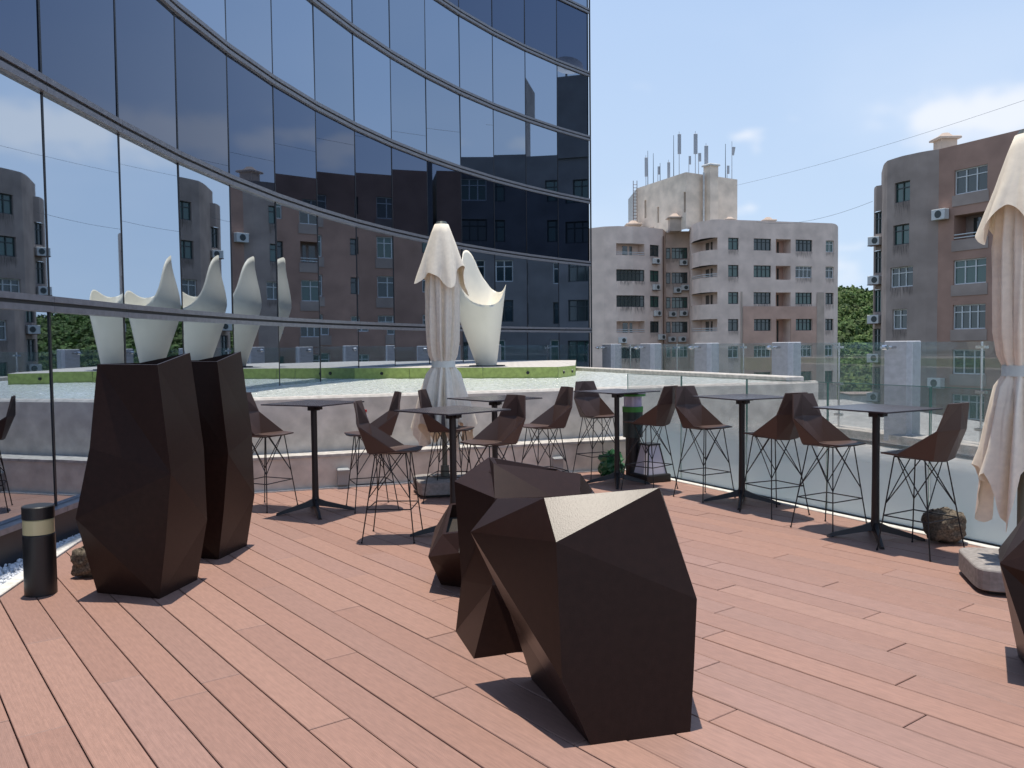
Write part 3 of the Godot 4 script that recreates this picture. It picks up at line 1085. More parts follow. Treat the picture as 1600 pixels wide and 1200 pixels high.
func streak_part(t: Node3D, path: Array, h: Array, drop: float, flip: bool) -> void:
	# run-off stains on the plaster under a window
	var st := SurfaceTool.new()
	st.begin(Mesh.PRIMITIVE_TRIANGLES)
	var steps := 6
	for k in steps:
		var a: Array = at_s(path, lerpf(h[0], h[1], float(k) / steps))
		var b: Array = at_s(path, lerpf(h[0], h[1], float(k + 1) / steps))
		var pa: Vector3 = a[0] + a[1] * 0.015 + Vector3(0, h[2] - 0.01, 0)
		var pb: Vector3 = b[0] + b[1] * 0.015 + Vector3(0, h[2] - 0.01, 0)
		var d := Vector3(0, -drop, 0)
		var u0 := float(k) / steps
		var u1 := float(k + 1) / steps
		if flip:
			u0 = 1.0 - u0
			u1 = 1.0 - u1
		for q in [[pa, Vector2(u0, 0)], [pb, Vector2(u1, 0)], [pb + d, Vector2(u1, 1)], [pa, Vector2(u0, 0)], [pb + d, Vector2(u1, 1)], [pa + d, Vector2(u0, 1)]]:
			st.set_uv(q[1])
			st.add_vertex(q[0])
	st.generate_normals()
	obj("rain_stain", st.commit(), M.streak, t)
func balcony_part(t: Node3D, path: Array, h: Array, depth: float, rail: bool, wall: Material) -> void:
	var a: Array = at_s(path, h[0])
	var b: Array = at_s(path, h[1])
	var pa: Vector3 = a[0] - a[1] * depth
	var pb: Vector3 = b[0] - b[1] * depth
	var mb := MB.new()
	mb.quad(pa + Vector3(0, h[2], 0), pb + Vector3(0, h[2], 0), pb + Vector3(0, h[3], 0), pa + Vector3(0, h[3], 0))
	var o := obj("loggia_back", mb.done(), wall, t)
	for f in [[0.25, 0.48], [0.58, 0.7]]:
		mb = MB.new()
		var q0: Vector3 = pa.lerp(pb, f[0]) + a[1] * 0.03
		var q1: Vector3 = pa.lerp(pb, f[1]) + a[1] * 0.03
		mb.quad(q0 + Vector3(0, h[2], 0), q1 + Vector3(0, h[2], 0), q1 + Vector3(0, h[3] - 0.15, 0), q0 + Vector3(0, h[3] - 0.15, 0))
		obj("door", mb.done(), M.window_dark, o)
	if rail:
		mb = MB.new()
		var steps := 6
		for y in [0.12, 0.32]:
			for k in steps:
				var s0: Array = at_s(path, lerpf(h[0], h[1], float(k) / steps))
				var s1: Array = at_s(path, lerpf(h[0], h[1], float(k + 1) / steps))
				mb.tube(s0[0] + Vector3(0, h[2] + y, 0) - s0[1] * 0.05, s1[0] + Vector3(0, h[2] + y, 0) - s1[1] * 0.05, 0.035, 0.035, 6)
		obj("railing", mb.done(), M.frame_white, t)
func ac_part(t: Node3D, path: Array, s: float, y: float) -> void:
	var a: Array = at_s(path, s)
	var bas := Basis(a[2], Vector3.UP, a[1]) if a[2].cross(Vector3.UP).dot(a[1]) > 0 else Basis(-a[2], Vector3.UP, a[1])
	var mb := MB.new()
	mb.slab(Vector3.ZERO, Vector3(0.85, 0.6, 0.35), 0.02, bas)
	var o := obj("air_conditioner", mb.done(), M.ac, t)
	o.position = a[0] + a[1] * 0.26 + Vector3(0, y, 0)
	mb = MB.new()
	mb.tube(a[1] * 0.17 + bas * Vector3(0.1, 0, 0), a[1] * 0.19 + bas * Vector3(0.1, 0, 0), 0.22, 0.22, 14)
	obj("fan_grille", mb.done(), M.frame_dark, o)
	mb = MB.new()
	mb.box(Vector3(0, -0.33, 0) - a[1] * 0.05, Vector3(0.9, 0.05, 0.5), bas)
	obj("bracket", mb.done(), M.rust, o)
func roof_part(t: Node3D, path: Array, back: Array, y: float, m: Material) -> void:
	var pl := PackedVector2Array()
	for p in path:
		pl.append(p)
	for p in back:
		pl.append(p)
	var ix := Geometry2D.triangulate_polygon(pl)
	var mb := MB.new()
	for i in range(0, ix.size(), 3):
		mb.tri(Vector3(pl[ix[i]].x, y, pl[ix[i]].y), Vector3(pl[ix[i + 1]].x, y, pl[ix[i + 1]].y), Vector3(pl[ix[i + 2]].x, y, pl[ix[i + 2]].y), Vector3.UP)
	for i in range(path.size() - 1, pl.size()):
		var p := pl[i]
		var q := pl[(i + 1) % pl.size()]
		mb.quad(Vector3(p.x, -31, p.y), Vector3(q.x, -31, q.y), Vector3(q.x, y, q.y), Vector3(p.x, y, p.y))
	obj("roof", mb.done(), m, t)
func px_path(list: Array) -> Array:
	var out := []
	for p in list:
		out.append(Vector2((p[0] - 800.0) / 1335.0 * p[1], -p[1]))
	return out
func vent_part(t: Node3D, at: Vector3, s: float) -> void:
	var mb := MB.new()
	mb.box(at + Vector3(0, 0.5 * s, 0), Vector3(0.9, 1.0, 0.9) * s)
	mb.slab(at + Vector3(0, 1.08 * s, 0), Vector3(1.25, 0.14, 1.25) * s, 0.05 * s)
	mb.tube(at + Vector3(0, 1.15 * s, 0), at + Vector3(0, 1.4 * s, 0), 0.5 * s, 0.2 * s, 10)
	obj("roof_vent", mb.done(), M.beige_wall, t)

func build_apartments() -> void:
	build_far_block()
	build_near_block()
	# two cables between the blocks
	for c in [[Vector3(24.6, 18.7, -94), Vector3(40.0, 18.3, -40)], [Vector3(25.6, 14.6, -92), Vector3(24.4, 11.0, -58)]]:
		var mb := MB.new()
		var pts := []
		for i in 17:
			var f := i / 16.0
			pts.append(c[0].lerp(c[1], f) - Vector3(0, 1.6 * 4.0 * f * (1.0 - f) * 0.5, 0))
		mb.path(pts, 0.011, 5)
		tag(obj("cable", mb.done(), M.frame_dark), "thin cable strung from the far block to the %s" % ("roof of the pink block" if c[0].y > 16 else "rounded side of the pink block"), "cable", "cables between the blocks")

func build_far_block() -> void:
	var t := thing("apartment_block", "grey apartment block with rounded balconies and a cream roof tower", "building")
	var raw := []
	for p in [[-40, 97], [90, 93.5], [150, 92.5], [220, 92.2], [300, 92.6], [380, 93.6], [455, 95], [470, 97.2], [590, 97.0], [596, 94], [612, 91.5], [650, 89.4], [700, 88.2], [745, 88], [1330, 91.8], [1345, 92.3], [1355, 93.2], [1361, 94.6], [1362, 105]]:
		raw.append([900.0 + p[0] / 3.333, p[1]])
	var path := px_path(raw)
	var zx := func(x: float) -> float:
		return ray_s(path, 900.0 + x / 3.333)
	var holes := []
	var wins := []
	var balc := []
	var rr := RandomNumberGenerator.new()
	rr.seed = 31
	for k in 6:
		var y1 := 12.37 - 2.78 * k
		for c in [[388, 435, 0, 2], [471, 494, 0, 1], [500, 582, 0, 4], [793, 847, 1, 2], [925, 1015, 1, 4], [1142, 1228, 1, 4], [1298, 1341, 1, 2]]:
			var h := [zx.call(c[0]), zx.call(c[1]), y1 - 1.25, y1]
			if c[0] > 700:
				h[2] += 0.02
			holes.append(h)
			wins.append([h, (rr.randf() < 0.35 and c[2] == 1 and k < 2) or k == 4, rr.randf() < 0.5, c[3]])
		var hb := [zx.call(213), zx.call(360), y1 - 1.25, y1, 1.1]
		if k % 3 == 0:
			holes.append(hb)
			balc.append([hb, 1.1, true])
		else:
			hb = hb.slice(0, 4)
			holes.append(hb)
			wins.append([hb, false, false, 7])
		var h2 := [zx.call(601), zx.call(737), y1 - 1.25, y1, 1.2]
		holes.append(h2)
		balc.append([h2, 1.2, k % 2 == 1])
		var h3 := [zx.call(1040), zx.call(1117), (y1 - 1.45) if k != 3 else y1 - 2.6, y1, 1.4]
		holes.append(h3)
		balc.append([h3, 1.4, false])
	obj("wall", wall_sheet(path, -31.0, 14.2, holes, 0.22), M.far_wall, t)
	for w in wins:
		window_part(t, path, w[0], 0.16, w[1], w[2], w[3])
	for i in wins.size():
		var w: Array = wins[i]
		if i % 7 != 4:
			streak_part(t, path, w[0], 0.7 + 0.5 * rr.randf(), rr.randf() < 0.5)
	for b in balc:
		balcony_part(t, path, b[0], b[1], b[2], M.far_pink if b[1] > 1.3 else M.far_wall)
	roof_part(t, path, [Vector2(38, -112), Vector2(5, -112)], 14.1, M.roof_grey)
	# painted panels of the middle part, standing 8 cm proud with the windows cut out
	var s0: float = zx.call(868)
	var s1: float = zx.call(1250)
	var ph := []
	for h in holes:
		if h[0] > s0 and h[1] < s1 and h[3] < 6.0:
			ph.append([h[0], h[1], h[2], h[3], 0.1])
	var off := []
	for p in path:
		off.append(p)
	var A: Array = at_s(path, s0)
	var B: Array = at_s(path, s1)
	var fwd: Vector3 = A[1] * (0.1 if A[1].z > 0 else -0.1)
	var flat := [Vector2(A[0].x + fwd.x, A[0].z + fwd.z), Vector2(B[0].x + fwd.x, B[0].z + fwd.z)]
	var ph2 := []
	for h in ph:
		ph2.append([h[0] - s0, h[1] - s0, h[2], h[3], 0.1])
	obj("pink_panel", wall_sheet(flat, -31.0, 5.35, ph2, 0.1), M.far_pink, t)
	for f in [[858, 866], [1252, 1290]]:
		var mb := MB.new()
		var a: Array = at_s(path, zx.call(f[0]))
		var b: Array = at_s(path, zx.call(f[1]))
		var o: Vector3 = fwd * 0.6
		mb.quad(a[0] + o + Vector3(0, -20, 0), b[0] + o + Vector3(0, -20, 0), b[0] + o + Vector3(0, 6.85, 0), a[0] + o + Vector3(0, 6.85, 0), Vector3.BACK)
		obj("beige_strip", mb.done(), M.beige_wall, t)
	# drain pipe, stains
	var pm := MB.new()
	var pp: Array = at_s(path, zx.call(452))
	pm.tube(pp[0] + Vector3(0.1, -20, 0.15), pp[0] + Vector3(0.1, 13.4, 0.15), 0.07, 0.07, 8)
	obj("drain_pipe", pm.done(), M.rust, t)
	for c in [[412, 695], [412, 830], [418, 965], [440, 1088], [560, 692], [528, 838], [568, 825], [560, 962], [503, 965], [500, 1100], [553, 1100], [240, 1103]]:
		ac_part(t, path, zx.call(float(c[0])), 1.6 + (1121.0 - c[1]) / 3.333 / 1335.0 * 94.0)
	# roof tower
	var tw := px_path([[995.4, 103], [1072.5, 93.5], [1152, 98], [1152, 108]])
	obj("roof_tower", wall_sheet(tw, 14.0, 20.1, [[ray_s(tw, 1008), ray_s(tw, 1011), 16.3, 18.4], [ray_s(tw, 1028), ray_s(tw, 1030.5), 15.4, 17.2], [ray_s(tw, 1069), ray_s(tw, 1072), 15.8, 18.0]], 0.3), M.cream_wall, t)
	var mb := MB.new()
	var top := []
	for p in tw:
		top.append(Vector3(p.x, 20.0, p.y))
	top.append(Vector3(tw[0].x, 20.0, -110))
	mb.poly(top, Vector3.UP)
	mb.quad(Vector3(tw[0].x, 14, tw[0].y), Vector3(tw[0].x, 14, -110), Vector3(tw[0].x, 20, -110), Vector3(tw[0].x, 20, tw[0].y))
	obj("tower_roof", mb.done(), M.roof_grey, t)
	mb = MB.new()
	var ch := Vector3((1111.0 - 800.0) / 1335.0 * 94.6, 0, -94.6)
	mb.box(ch + Vector3(0, 17.4, 0), Vector3(1.15, 7.0, 1.1), Basis(Vector3.UP, 0.5))
	obj("chimney", mb.done(), M.cream_wall, t)
	mb = MB.new()
	mb.slab(ch + Vector3(0, 21.0, 0), Vector3(1.45, 0.22, 1.4), 0.08, Basis(Vector3.UP, 0.5))
	obj("chimney_cap", mb.done(), M.white_paint, t)
	mb = MB.new()
	var wp := Vector3((1100.0 - 800.0) / 1335.0 * 94.3, 0, -94.3)
	mb.tube(wp + Vector3(0, 14, 0), wp + Vector3(0, 20.2, 0), 0.1, 0.1, 8)
	obj("white_pipe", mb.done(), M.white_paint, t)
	mb = MB.new()
	var la := Vector3((996.0 - 800.0) / 1335.0 * 102.5, 0, -102.5)
	for s in [-0.22, 0.22]:
		mb.tube(la + Vector3(s - 0.2, 14, 0.2), la + Vector3(s - 0.2, 20.9, 0.2), 0.04, 0.04, 6)
	for k in 18:
		mb.tube(la + Vector3(-0.42, 14.3 + 0.36 * k, 0.2), la + Vector3(0.02, 14.3 + 0.36 * k, 0.2), 0.03, 0.03, 5)
	obj("ladder", mb.done(), M.rust, t)
	for v in [[990.5, 101, 1.5], [1024, 100, 1.0], [1055, 95, 1.4], [1140, 93, 0.9], [1199.5, 97, 1.25]]:
		vent_part(t, Vector3((v[0] - 800.0) / 1335.0 * v[1], 13.9, -v[1]), v[2])
	# aerials on the tower
	for a in [[1010.5, 101, 23.6, 1, 0.3], [1013.5, 101, 24.1, 0, 0], [1022, 100.5, 23.7, 0, 0], [1029, 99.6, 22.0, 2, 0.2], [1032.5, 99.2, 22.3, 0, 0], [1045.5, 98, 22.4, 1, 0.3], [1053.5, 97.4, 25.0, 0, 0], [1062, 96.6, 25.2, 1, 0.36], [1077, 95.2, 22.2, 2, 0.2], [1087, 95.3, 24.9, 1, 0.4], [1092, 95.6, 22.6, 2, 0.3], [1103.5, 96.2, 23.8, 1, 0.4], [1133.5, 97.5, 24.0, 0, 0], [1136, 97.6, 21.6, 2, 0.25], [1143.5, 98, 24.4, 3, 0.3]]:
		var b := Vector3((a[0] - 800.0) / 1335.0 * a[1], 0, -a[1])
		var am := MB.new()
		am.tube(b + Vector3(0, 19.9, 0), b + Vector3(0, a[2], 0), 0.045, 0.025, 6)
		if a[3] == 1:
			am.slab(b + Vector3(0, a[2] - 1.4, 0.12), Vector3(a[4], 2.2, 0.18), 0.03)
		elif a[3] == 2:
			am.box(b + Vector3(0.1, a[2] - 0.5, 0.1), Vector3(a[4], 0.9, 0.2))
		elif a[3] == 3:
			am.tube(b + Vector3(0.12, a[2] - 1.6, 0.1), b + Vector3(0.16, a[2] - 0.7, 0.1), 0.1, 0.22, 8)
		obj("aerial", am.done(), M.column if a[3] != 0 else M.dark_metal, t)

func build_near_block() -> void:
	var t := thing("apartment_block", "pink and grey apartment block with a tall rounded grey corner", "building")
	var raw := []
	for p in [[182, 62.6], [184, 61.8], [192, 61.2], [221, 60.8]]:
		raw.append([1300.0 + p[0] / 2.857, p[1]])
	var bay := px_path(raw)
	raw = []
	for p in [[214, 62.0], [222, 59.4], [228, 58.6], [240, 57.8], [270, 57.1], [310, 56.3], [340, 55.9], [380, 55.35], [420, 54.9], [468, 54.5]]:
		raw.append([1300.0 + p[0] / 2.857, p[1]])
	var path := px_path(raw)
	var corner: Vector2 = path[path.size() - 1]
	var dir := Vector2(0.424, 0.906)
	var pink := [corner, corner + dir * 17.0]
	var rr := RandomNumberGenerator.new()
	rr.seed = 32
	# the slim bay behind
	var holes := []
	var s0 := ray_s(bay, 1300 + 184 / 2.857)
	var s1 := ray_s(bay, 1300 + 219 / 2.857)
	for k in 7:
		var y1 := 10.8 - 2.77 * k
		holes.append([s0, s1, y1 - 1.6, y1])
	obj("bay_wall", wall_sheet(bay, -31, 12.6, holes, 0.2), M.grey_wall, t)
	for i in holes.size():
		window_part(t, bay, holes[i], 0.14, false, i % 3 == 2, 2)
		ac_part(t, bay, s1 - 0.4, holes[i][2] - 0.5)
	# rounded grey corner
	holes = []
	var wins := []
	for k in 7:
		var y1 := 12.0 - 2.77 * k
		var w: Array = [[273, 341], [268, 339], [257, 358], [268, 333]][k % 4]
		var h := [ray_s(path, 1300 + w[0] / 2.857), ray_s(path, 1300 + w[1] / 2.857), y1 - 1.32, y1]
		holes.append(h)
		wins.append([h, k % 4 >= 2, k % 4 < 2, 3 if k % 4 == 2 else 2])
	obj("corner_wall", wall_sheet(path, -31, 13.65, holes, 0.22), M.grey_wall, t)
	for w in wins:
		window_part(t, path, w[0], 0.15, w[1], w[2], w[3])
	for w in wins:
		streak_part(t, path, w[0], 1.0 + 0.3 * rr.randf(), rr.randf() < 0.5)
	# long pink side
	holes = []
	wins = []
	var balc := []
	var s_a := ray_s(pink, 1300 + 537 / 2.857)
	var s_b := ray_s(pink, 1300 + 683 / 2.857)
	for c in 7:
		for k in 7:
			var y1 := 12.1 - 2.77 * k
			var o := c * 6.6
			var h := [s_a + o, s_b + o, y1 - 1.52, y1]
			if h[1] > 16.5:
				continue
			if (k + c * 3) % 7 == 1:
				h.append(1.1)
				holes.append(h)
				balc.append(h)
			else:
				holes.append(h)
				wins.append([h, true, (k + c) % 3 == 2, 3 if k % 2 == 0 else 4])
			var h2 := [s_b + 1.3 + o, s_b + 2.3 + o, y1 - 1.3, y1 - 0.1]
			if h2[1] < 16.5:
				holes.append(h2)
				wins.append([h2, rr.randf() < 0.5, rr.randf() < 0.5, 2])
	obj("pink_wall", wall_sheet(pink, -31, 13.65, holes, 0.22), M.pink_wall, t)
	for w in wins:
		window_part(t, pink, w[0], 0.15, w[1], w[2], w[3])
	for h in balc:
		balcony_part(t, pink, h, 1.1, true, M.grey_wall)
	# grey spandrel under every window, 4 cm proud
	for h in holes:
		if h[1] - h[0] < 1.5:
			continue
		var a: Array = at_s(pink, h[0] - 0.12)
		var b: Array = at_s(pink, h[1] + 0.12)
		var out: Vector3 = a[1] if a[1].x < 0 else -a[1]
		var mb := MB.new()
		var mid: Vector3 = (a[0] + b[0]) * 0.5 + out * 0.02
		mb.box(mid + Vector3(0, h[2] - 0.36, 0), Vector3(0.05, 0.68, a[0].distance_to(b[0])), Basis(Vector3.UP, atan2(dir.x, dir.y)))
		obj("spandrel", mb.done(), M.grey_wall, t)
	ac_part_at(t, pink, s_a - 0.75, 9.5)
	ac_part_at(t, pink, s_a - 0.9, -1.1)
	roof_part(t, path + [pink[1]], [pink[1] + Vector2(14, -6.5), Vector2(44, -66)], 13.55, M.roof_grey)
	vent_part(t, Vector3((1473.0 - 800.0) / 1335.0 * 56.5, 13.5, -56.5), 1.15)
	# the darker block adjoining it, which the mirror glass shows
	t = thing("apartment_block", "dark slate apartment block adjoining the pink one, seen in the mirror glass", "building")
	var e: Vector2 = pink[1]
	var side := [e + dir * 0.3 + Vector2(-0.3, 0.14), e + dir * 30.0 + Vector2(-0.3, 0.14)]
	holes = []
	wins = []
	for c in 8:
		for k in 8:
			var y1 := 12.9 - 2.77 * k
			var h := [1.0 + c * 3.55, 2.8 + c * 3.55, y1 - 1.5, y1]
			holes.append(h)
			wins.append([h, rr.randf() < 0.3, rr.randf() < 0.3, 3])
	obj("wall", wall_sheet(side, -31, 14.6, holes, 0.22), M.slate_wall, t)
	for w in wins:
		window_part(t, side, w[0], 0.15, w[1], w[2], w[3])
	roof_part(t, side, [side[1] + Vector2(14, -6.5), side[0] + Vector2(14, -6.5)], 14.5, M.roof_grey)
	for q in [[Vector3(40.5, 0, -30), 20.0, 4.5], [Vector3(45.5, 0, -20), 18.5, 5.0]]:
		var mb := MB.new()
		mb.box(q[0] + Vector3(0, (14.4 + q[1]) * 0.5, 0), Vector3(q[2], q[1] - 14.4, 5.0), Basis(Vector3.UP, 0.44))
		obj("lift_tower", mb.done(), M.slate_wall, t)
	var mb3 := MB.new(true)
	var rings := []
	for i in 5:
		var f := i / 4.0
		var ring := []
		for k in 16:
			ring.append(Vector3(40.5, 21.2, -30) + Basis(Vector3(0, 0, 1), 0.9) * Vector3(1.1 * f * cos(TAU * k / 16.0), 0.35 * f * f, 1.1 * f * sin(TAU * k / 16.0)))
		rings.append(ring)
	mb3.loft(rings, false)
	mb3.tube(Vector3(40.5, 19.9, -30), Vector3(40.5, 21.2, -30), 0.08, 0.08, 8)
	obj("dish_aerial", mb3.done(), M.column, t)

func ac_part_at(t: Node3D, path: Array, s: float, y: float) -> void:
	var a: Array = at_s(path, s)
	var out: Vector3 = a[1] if a[1].x < 0 else -a[1]
	var bas := Basis(Vector3.UP, atan2(a[2].x, a[2].z))
	var mb := MB.new()
	mb.slab(Vector3.ZERO, Vector3(0.4, 0.65, 0.95), 0.02, bas)
	var o := obj("air_conditioner", mb.done(), M.ac, t)
	o.position = a[0] + out * 0.3 + Vector3(0, y, 0)
	mb = MB.new()
	mb.tube(out * 0.2, out * 0.215, 0.24, 0.24, 14)
	obj("fan_grille", mb.done(), M.frame_dark, o)

# ------------------------------------------------------------------ bar tables and stools
func make_stool() -> Node3D:
	var t := thing("bar_stool", "", "bar stool")
	t.set_meta("group", "brown faceted bar stools")
	var fl := Vector3(-0.165, 0.748, 0.235)
	var sl := Vector3(-0.205, 0.752, 0.07)
	var bl := Vector3(-0.135, 0.725, -0.165)
	var ml := Vector3(-0.185, 0.945, -0.225)
	var tl := Vector3(-0.128, 1.145, -0.275)
	var x := func(v: Vector3) -> Vector3:
		return Vector3(-v.x, v.y, v.z)
	var bc := Vector3(0, 0.715, -0.185)
	var mc := Vector3(0, 0.955, -0.285)
	var tc := Vector3(0, 1.147, -0.292)
	var fc := Vector3(0, 0.742, 0.245)
	var seat_f := [[fl, fc, bc, bl], [fl, bl, sl], [x.call(fl), fc, bc, x.call(bl)], [x.call(fl), x.call(bl), x.call(sl)]]
	var back_f := [[bl, bc, mc], [bl, mc, ml], [x.call(bl), bc, mc], [x.call(bl), mc, x.call(ml)], [ml, mc, tc, tl], [x.call(ml), mc, tc, x.call(tl)], [sl, ml, bl], [x.call(sl), x.call(ml), x.call(bl)]]
	obj("seat", shell(seat_f, Vector3(0, -0.011, 0)), M.stool, t)
	obj("backrest", shell(back_f, Vector3(0, -0.002, -0.011)), M.stool, t)
	var r := 0.0052
	var tops := []
	var feet := []
	for s in [[-1, 1], [1, 1], [1, -1], [-1, -1]]:
		tops.append(Vector3(0.135 * s[0], 0.722, 0.015 + 0.125 * s[1]))
		feet.append(Vector3(0.225 * s[0], 0.0, 0.0 + 0.215 * s[1]))
	for k in 4:
		var mb := MB.new()
		mb.tube(tops[k], feet[k], r, r, 8)
		mb.tube(feet[k] + Vector3(0, 0.0, 0), feet[k] + Vector3(0, 0.012, 0), 0.008, 0.008, 8)
		obj("leg", mb.done(), M.wire, t)
	var ring := MB.new()
	var under := MB.new()
	var brace := MB.new()
	for k in 4:
		var l := (k + 1) % 4
		var f := 0.27 / 0.722
		ring.tube(feet[k].lerp(tops[k], f), feet[l].lerp(tops[l], f), r, r, 8)
		under.tube(tops[k], tops[l], r, r, 8)
		var g := 0.36 / 0.722
		brace.tube(tops[k].lerp(tops[l], 0.14), feet[l].lerp(tops[l], g), r * 0.85, r * 0.85, 6)
		brace.tube(tops[l].lerp(tops[k], 0.14), feet[k].lerp(tops[k], g), r * 0.85, r * 0.85, 6)
	obj("footrest", ring.done(), M.wire, t)
	obj("seat_frame", under.done(), M.wire, t)
	obj("wire_bracing", brace.done(), M.wire, t)
	return t
# a thin shell: every facet twice, 11 mm apart, with its rim closed
func shell(faces: Array, off: Vector3) -> ArrayMesh:
	var mb := MB.new()
	var edges := {}
	for f in faces:
		mb.poly(f)
		var g := []
		for p in f:
			g.append(p + off)
		mb.poly(g)
		for i in f.size():
			var a: Vector3 = f[i]
			var b: Vector3 = f[(i + 1) % f.size()]
			var key := str(a.snapped(Vector3.ONE * 0.001)) + str(b.snapped(Vector3.ONE * 0.001))
			var yek := str(b.snapped(Vector3.ONE * 0.001)) + str(a.snapped(Vector3.ONE * 0.001))
			if edges.has(yek):
				edges.erase(yek)
			elif edges.has(key):
				edges.erase(key)
			else:
				edges[key] = [a, b]
	for k in edges:
		var e: Array = edges[k]
		mb.quad(e[0], e[1], e[1] + off, e[0] + off)
	return mb.done()
func make_table() -> Node3D:
	var t := thing("bar_table", "", "bar table")
	t.set_meta("group", "square bar tables")
	var mb := MB.new()
	mb.slab(Vector3(0, 1.060, 0), Vector3(0.69, 0.012, 0.69), 0.002)
	obj("table_top", mb.done(), M.table, t)
	mb = MB.new()
	mb.box(Vector3(0, 1.0405, 0), Vector3(0.2, 0.026, 0.11))
	mb.box(Vector3(0.07, 1.015, 0), Vector3(0.025, 0.03, 0.06))
	mb.box(Vector3(0, 1.01, 0), Vector3(0.085, 0.04, 0.08))
	obj("tilt_bracket", mb.done(), M.pole, t)
	mb = MB.new()
	var rings := []
	for q in [[0.10, 0.042], [0.16, 0.032], [0.5, 0.029], [1.0, 0.03]]:
		var ring := []
		for k in 12:
			ring.append(Vector3(cos(TAU * k / 12.0) * q[1], q[0], sin(TAU * k / 12.0) * q[1]))
		rings.append(ring)
	mb.loft(rings, true)
	obj("column", mb.done(), M.pole, t)
	for k in 4:
		mb = MB.new()
		var a := TAU * k / 4.0 + PI / 4.0
		var d := Vector3(cos(a), 0, sin(a))
		var s := Vector3(-sin(a), 0, cos(a))
		var R := []
		for q in [[0.0, 0.075, 0.15, 0.032], [0.10, 0.055, 0.105, 0.026], [0.30, 0.012, 0.045, 0.02], [0.37, 0.0, 0.018, 0.018]]:
			var c: Vector3 = d * float(q[0])
			R.append([c + s * q[3] + Vector3(0, q[1], 0), c - s * q[3] + Vector3(0, q[1], 0), c - s * q[3] * 0.5 + Vector3(0, q[2], 0), c + s * q[3] * 0.5 + Vector3(0, q[2], 0)])
		mb.loft(R, true, false, true)
		obj("leg", mb.done(), M.pole, t)
	return t
func build_furniture() -> void:
	var tables := [
		[-1.91, -8.2, 26.0, "bar table close to the pool wall beside the tall planters"],
		[-0.50, -7.12, 45.0, "bar table just behind the low planters"],
		[-0.18, -8.66, 51.0, "bar table in front of the folded parasol by the wall"],
		[1.19, -9.70, 52.0, "bar table in the corner of wall and balustrade"],
		[2.28, -8.46, 64.0, "bar table beside the glass, middle one of its row"],
		[2.93, -6.86, 60.0, "bar table beside the glass, next to the standing rock"]]
	var proto := make_table()
	for i in tables.size():
		var a: Array = tables[i]
		var lab: String = "dark square " + a[3]
		if i == 0:
			proto.position = Vector3(a[0], 0, a[1])
			proto.rotation.y = deg_to_rad(-a[2])
			proto.set_meta("label", lab)
		else:
			copy(proto, Vector3(a[0], 0, a[1]), deg_to_rad(-a[2]), lab)
	# x, z, facing x, facing z
	var stools := [
		[-2.48, -8.50, 0.88, 0.42, "facing the wall-side table, half hidden by the tall planter"],
		[-1.40, -8.42, -0.9, 0.35, "with a red-capped bottle on its seat"],
		[-1.01, -7.10, 0.98, 0.05, "with its back to the tall planters"],
		[-0.66, -8.80, 0.97, 0.2, "beside the base of the folded parasol"],
		[-0.18, -7.58, -0.75, 0.62, "just behind the low planters, seat turned to them"],
		[0.34, -9.04, -0.86, 0.42, "between the parasol table and the corner table"],
		[1.02, -10.25, 0.42, 0.85, "against the pool wall at the corner table"],
		[1.50, -9.33, -0.62, -0.6, "next to the lantern, turned to the corner table"],
		[1.98, -8.80, 0.46, 0.75, "by the glass facing the middle table of the row"],
		[2.44, -7.93, -0.40, -0.85, "by the glass back to back with its neighbour"],
		[2.70, -7.25, 0.46, 0.75, "by the glass facing the table next to the rock"],
		[3.09, -6.42, -0.50, -0.80, "in front of the rock by the glass"]]
	var sp := make_stool()
	for i in stools.size():
		var a: Array = stools[i]
		var lab: String = "brown faceted bar stool " + a[4]
		var turn := atan2(a[2], a[3])
		if i == 0:
			sp.position = Vector3(a[0], 0, a[1])
			sp.rotation.y = turn
			sp.set_meta("label", lab)
		else:
			copy(sp, Vector3(a[0], 0, a[1]), turn, lab)

# ------------------------------------------------------------------ faceted planters
# rings of corner points from foot to rim; facets are flat, the pot is hollow with a rim
func facet_pot(t: Node3D, rings: Array, flip: Array, soil: float) -> void:
	var mb := MB.new()
	var n: int = rings[0].size()
	for i in rings.size() - 1:
		var A: Array = rings[i]
		var B: Array = rings[i + 1]
		var c := Vector3.ZERO
		for k in n:
			c += A[k] + B[k]
		c /= 2.0 * n
		for k in n:
			var l := (k + 1) % n
			var hint: Vector3 = (A[k] + A[l] + B[k] + B[l]) * 0.25 - c
			if flip[i][k]:
				mb.tri(A[k], A[l], B[k], hint)
				mb.tri(A[l], B[l], B[k], hint)
			else:
				mb.tri(A[k], A[l], B[l], hint)
				mb.tri(A[k], B[l], B[k], hint)
	mb.poly(rings[0], Vector3.DOWN)
	var rim: Array = rings[rings.size() - 1]
	var low: Array = rings[rings.size() - 2]
	var c2 := Vector3.ZERO
	for p in rim:
		c2 += p
	c2 /= float(n)
	var inn := []
	var deep := []
	for k in n:
		var v: Vector3 = rim[k]
		var q: Vector3 = v + (c2 - v).normalized() * 0.03
		inn.append(q)
		deep.append(q.lerp(low[k] + (c2 - v) * 0.2, soil))
	for k in n:
		var l := (k + 1) % n
		mb.quad(rim[k], rim[l], inn[l], inn[k], Vector3.UP)
		mb.quad(inn[k], inn[l], deep[l], deep[k], c2 - (inn[k] + inn[l]) * 0.5)
	obj("pot", mb.done(), M.brown, t)
	mb = MB.new()
	mb.poly(deep, Vector3.UP)
	obj("soil", mb.done(), M.soil, t)
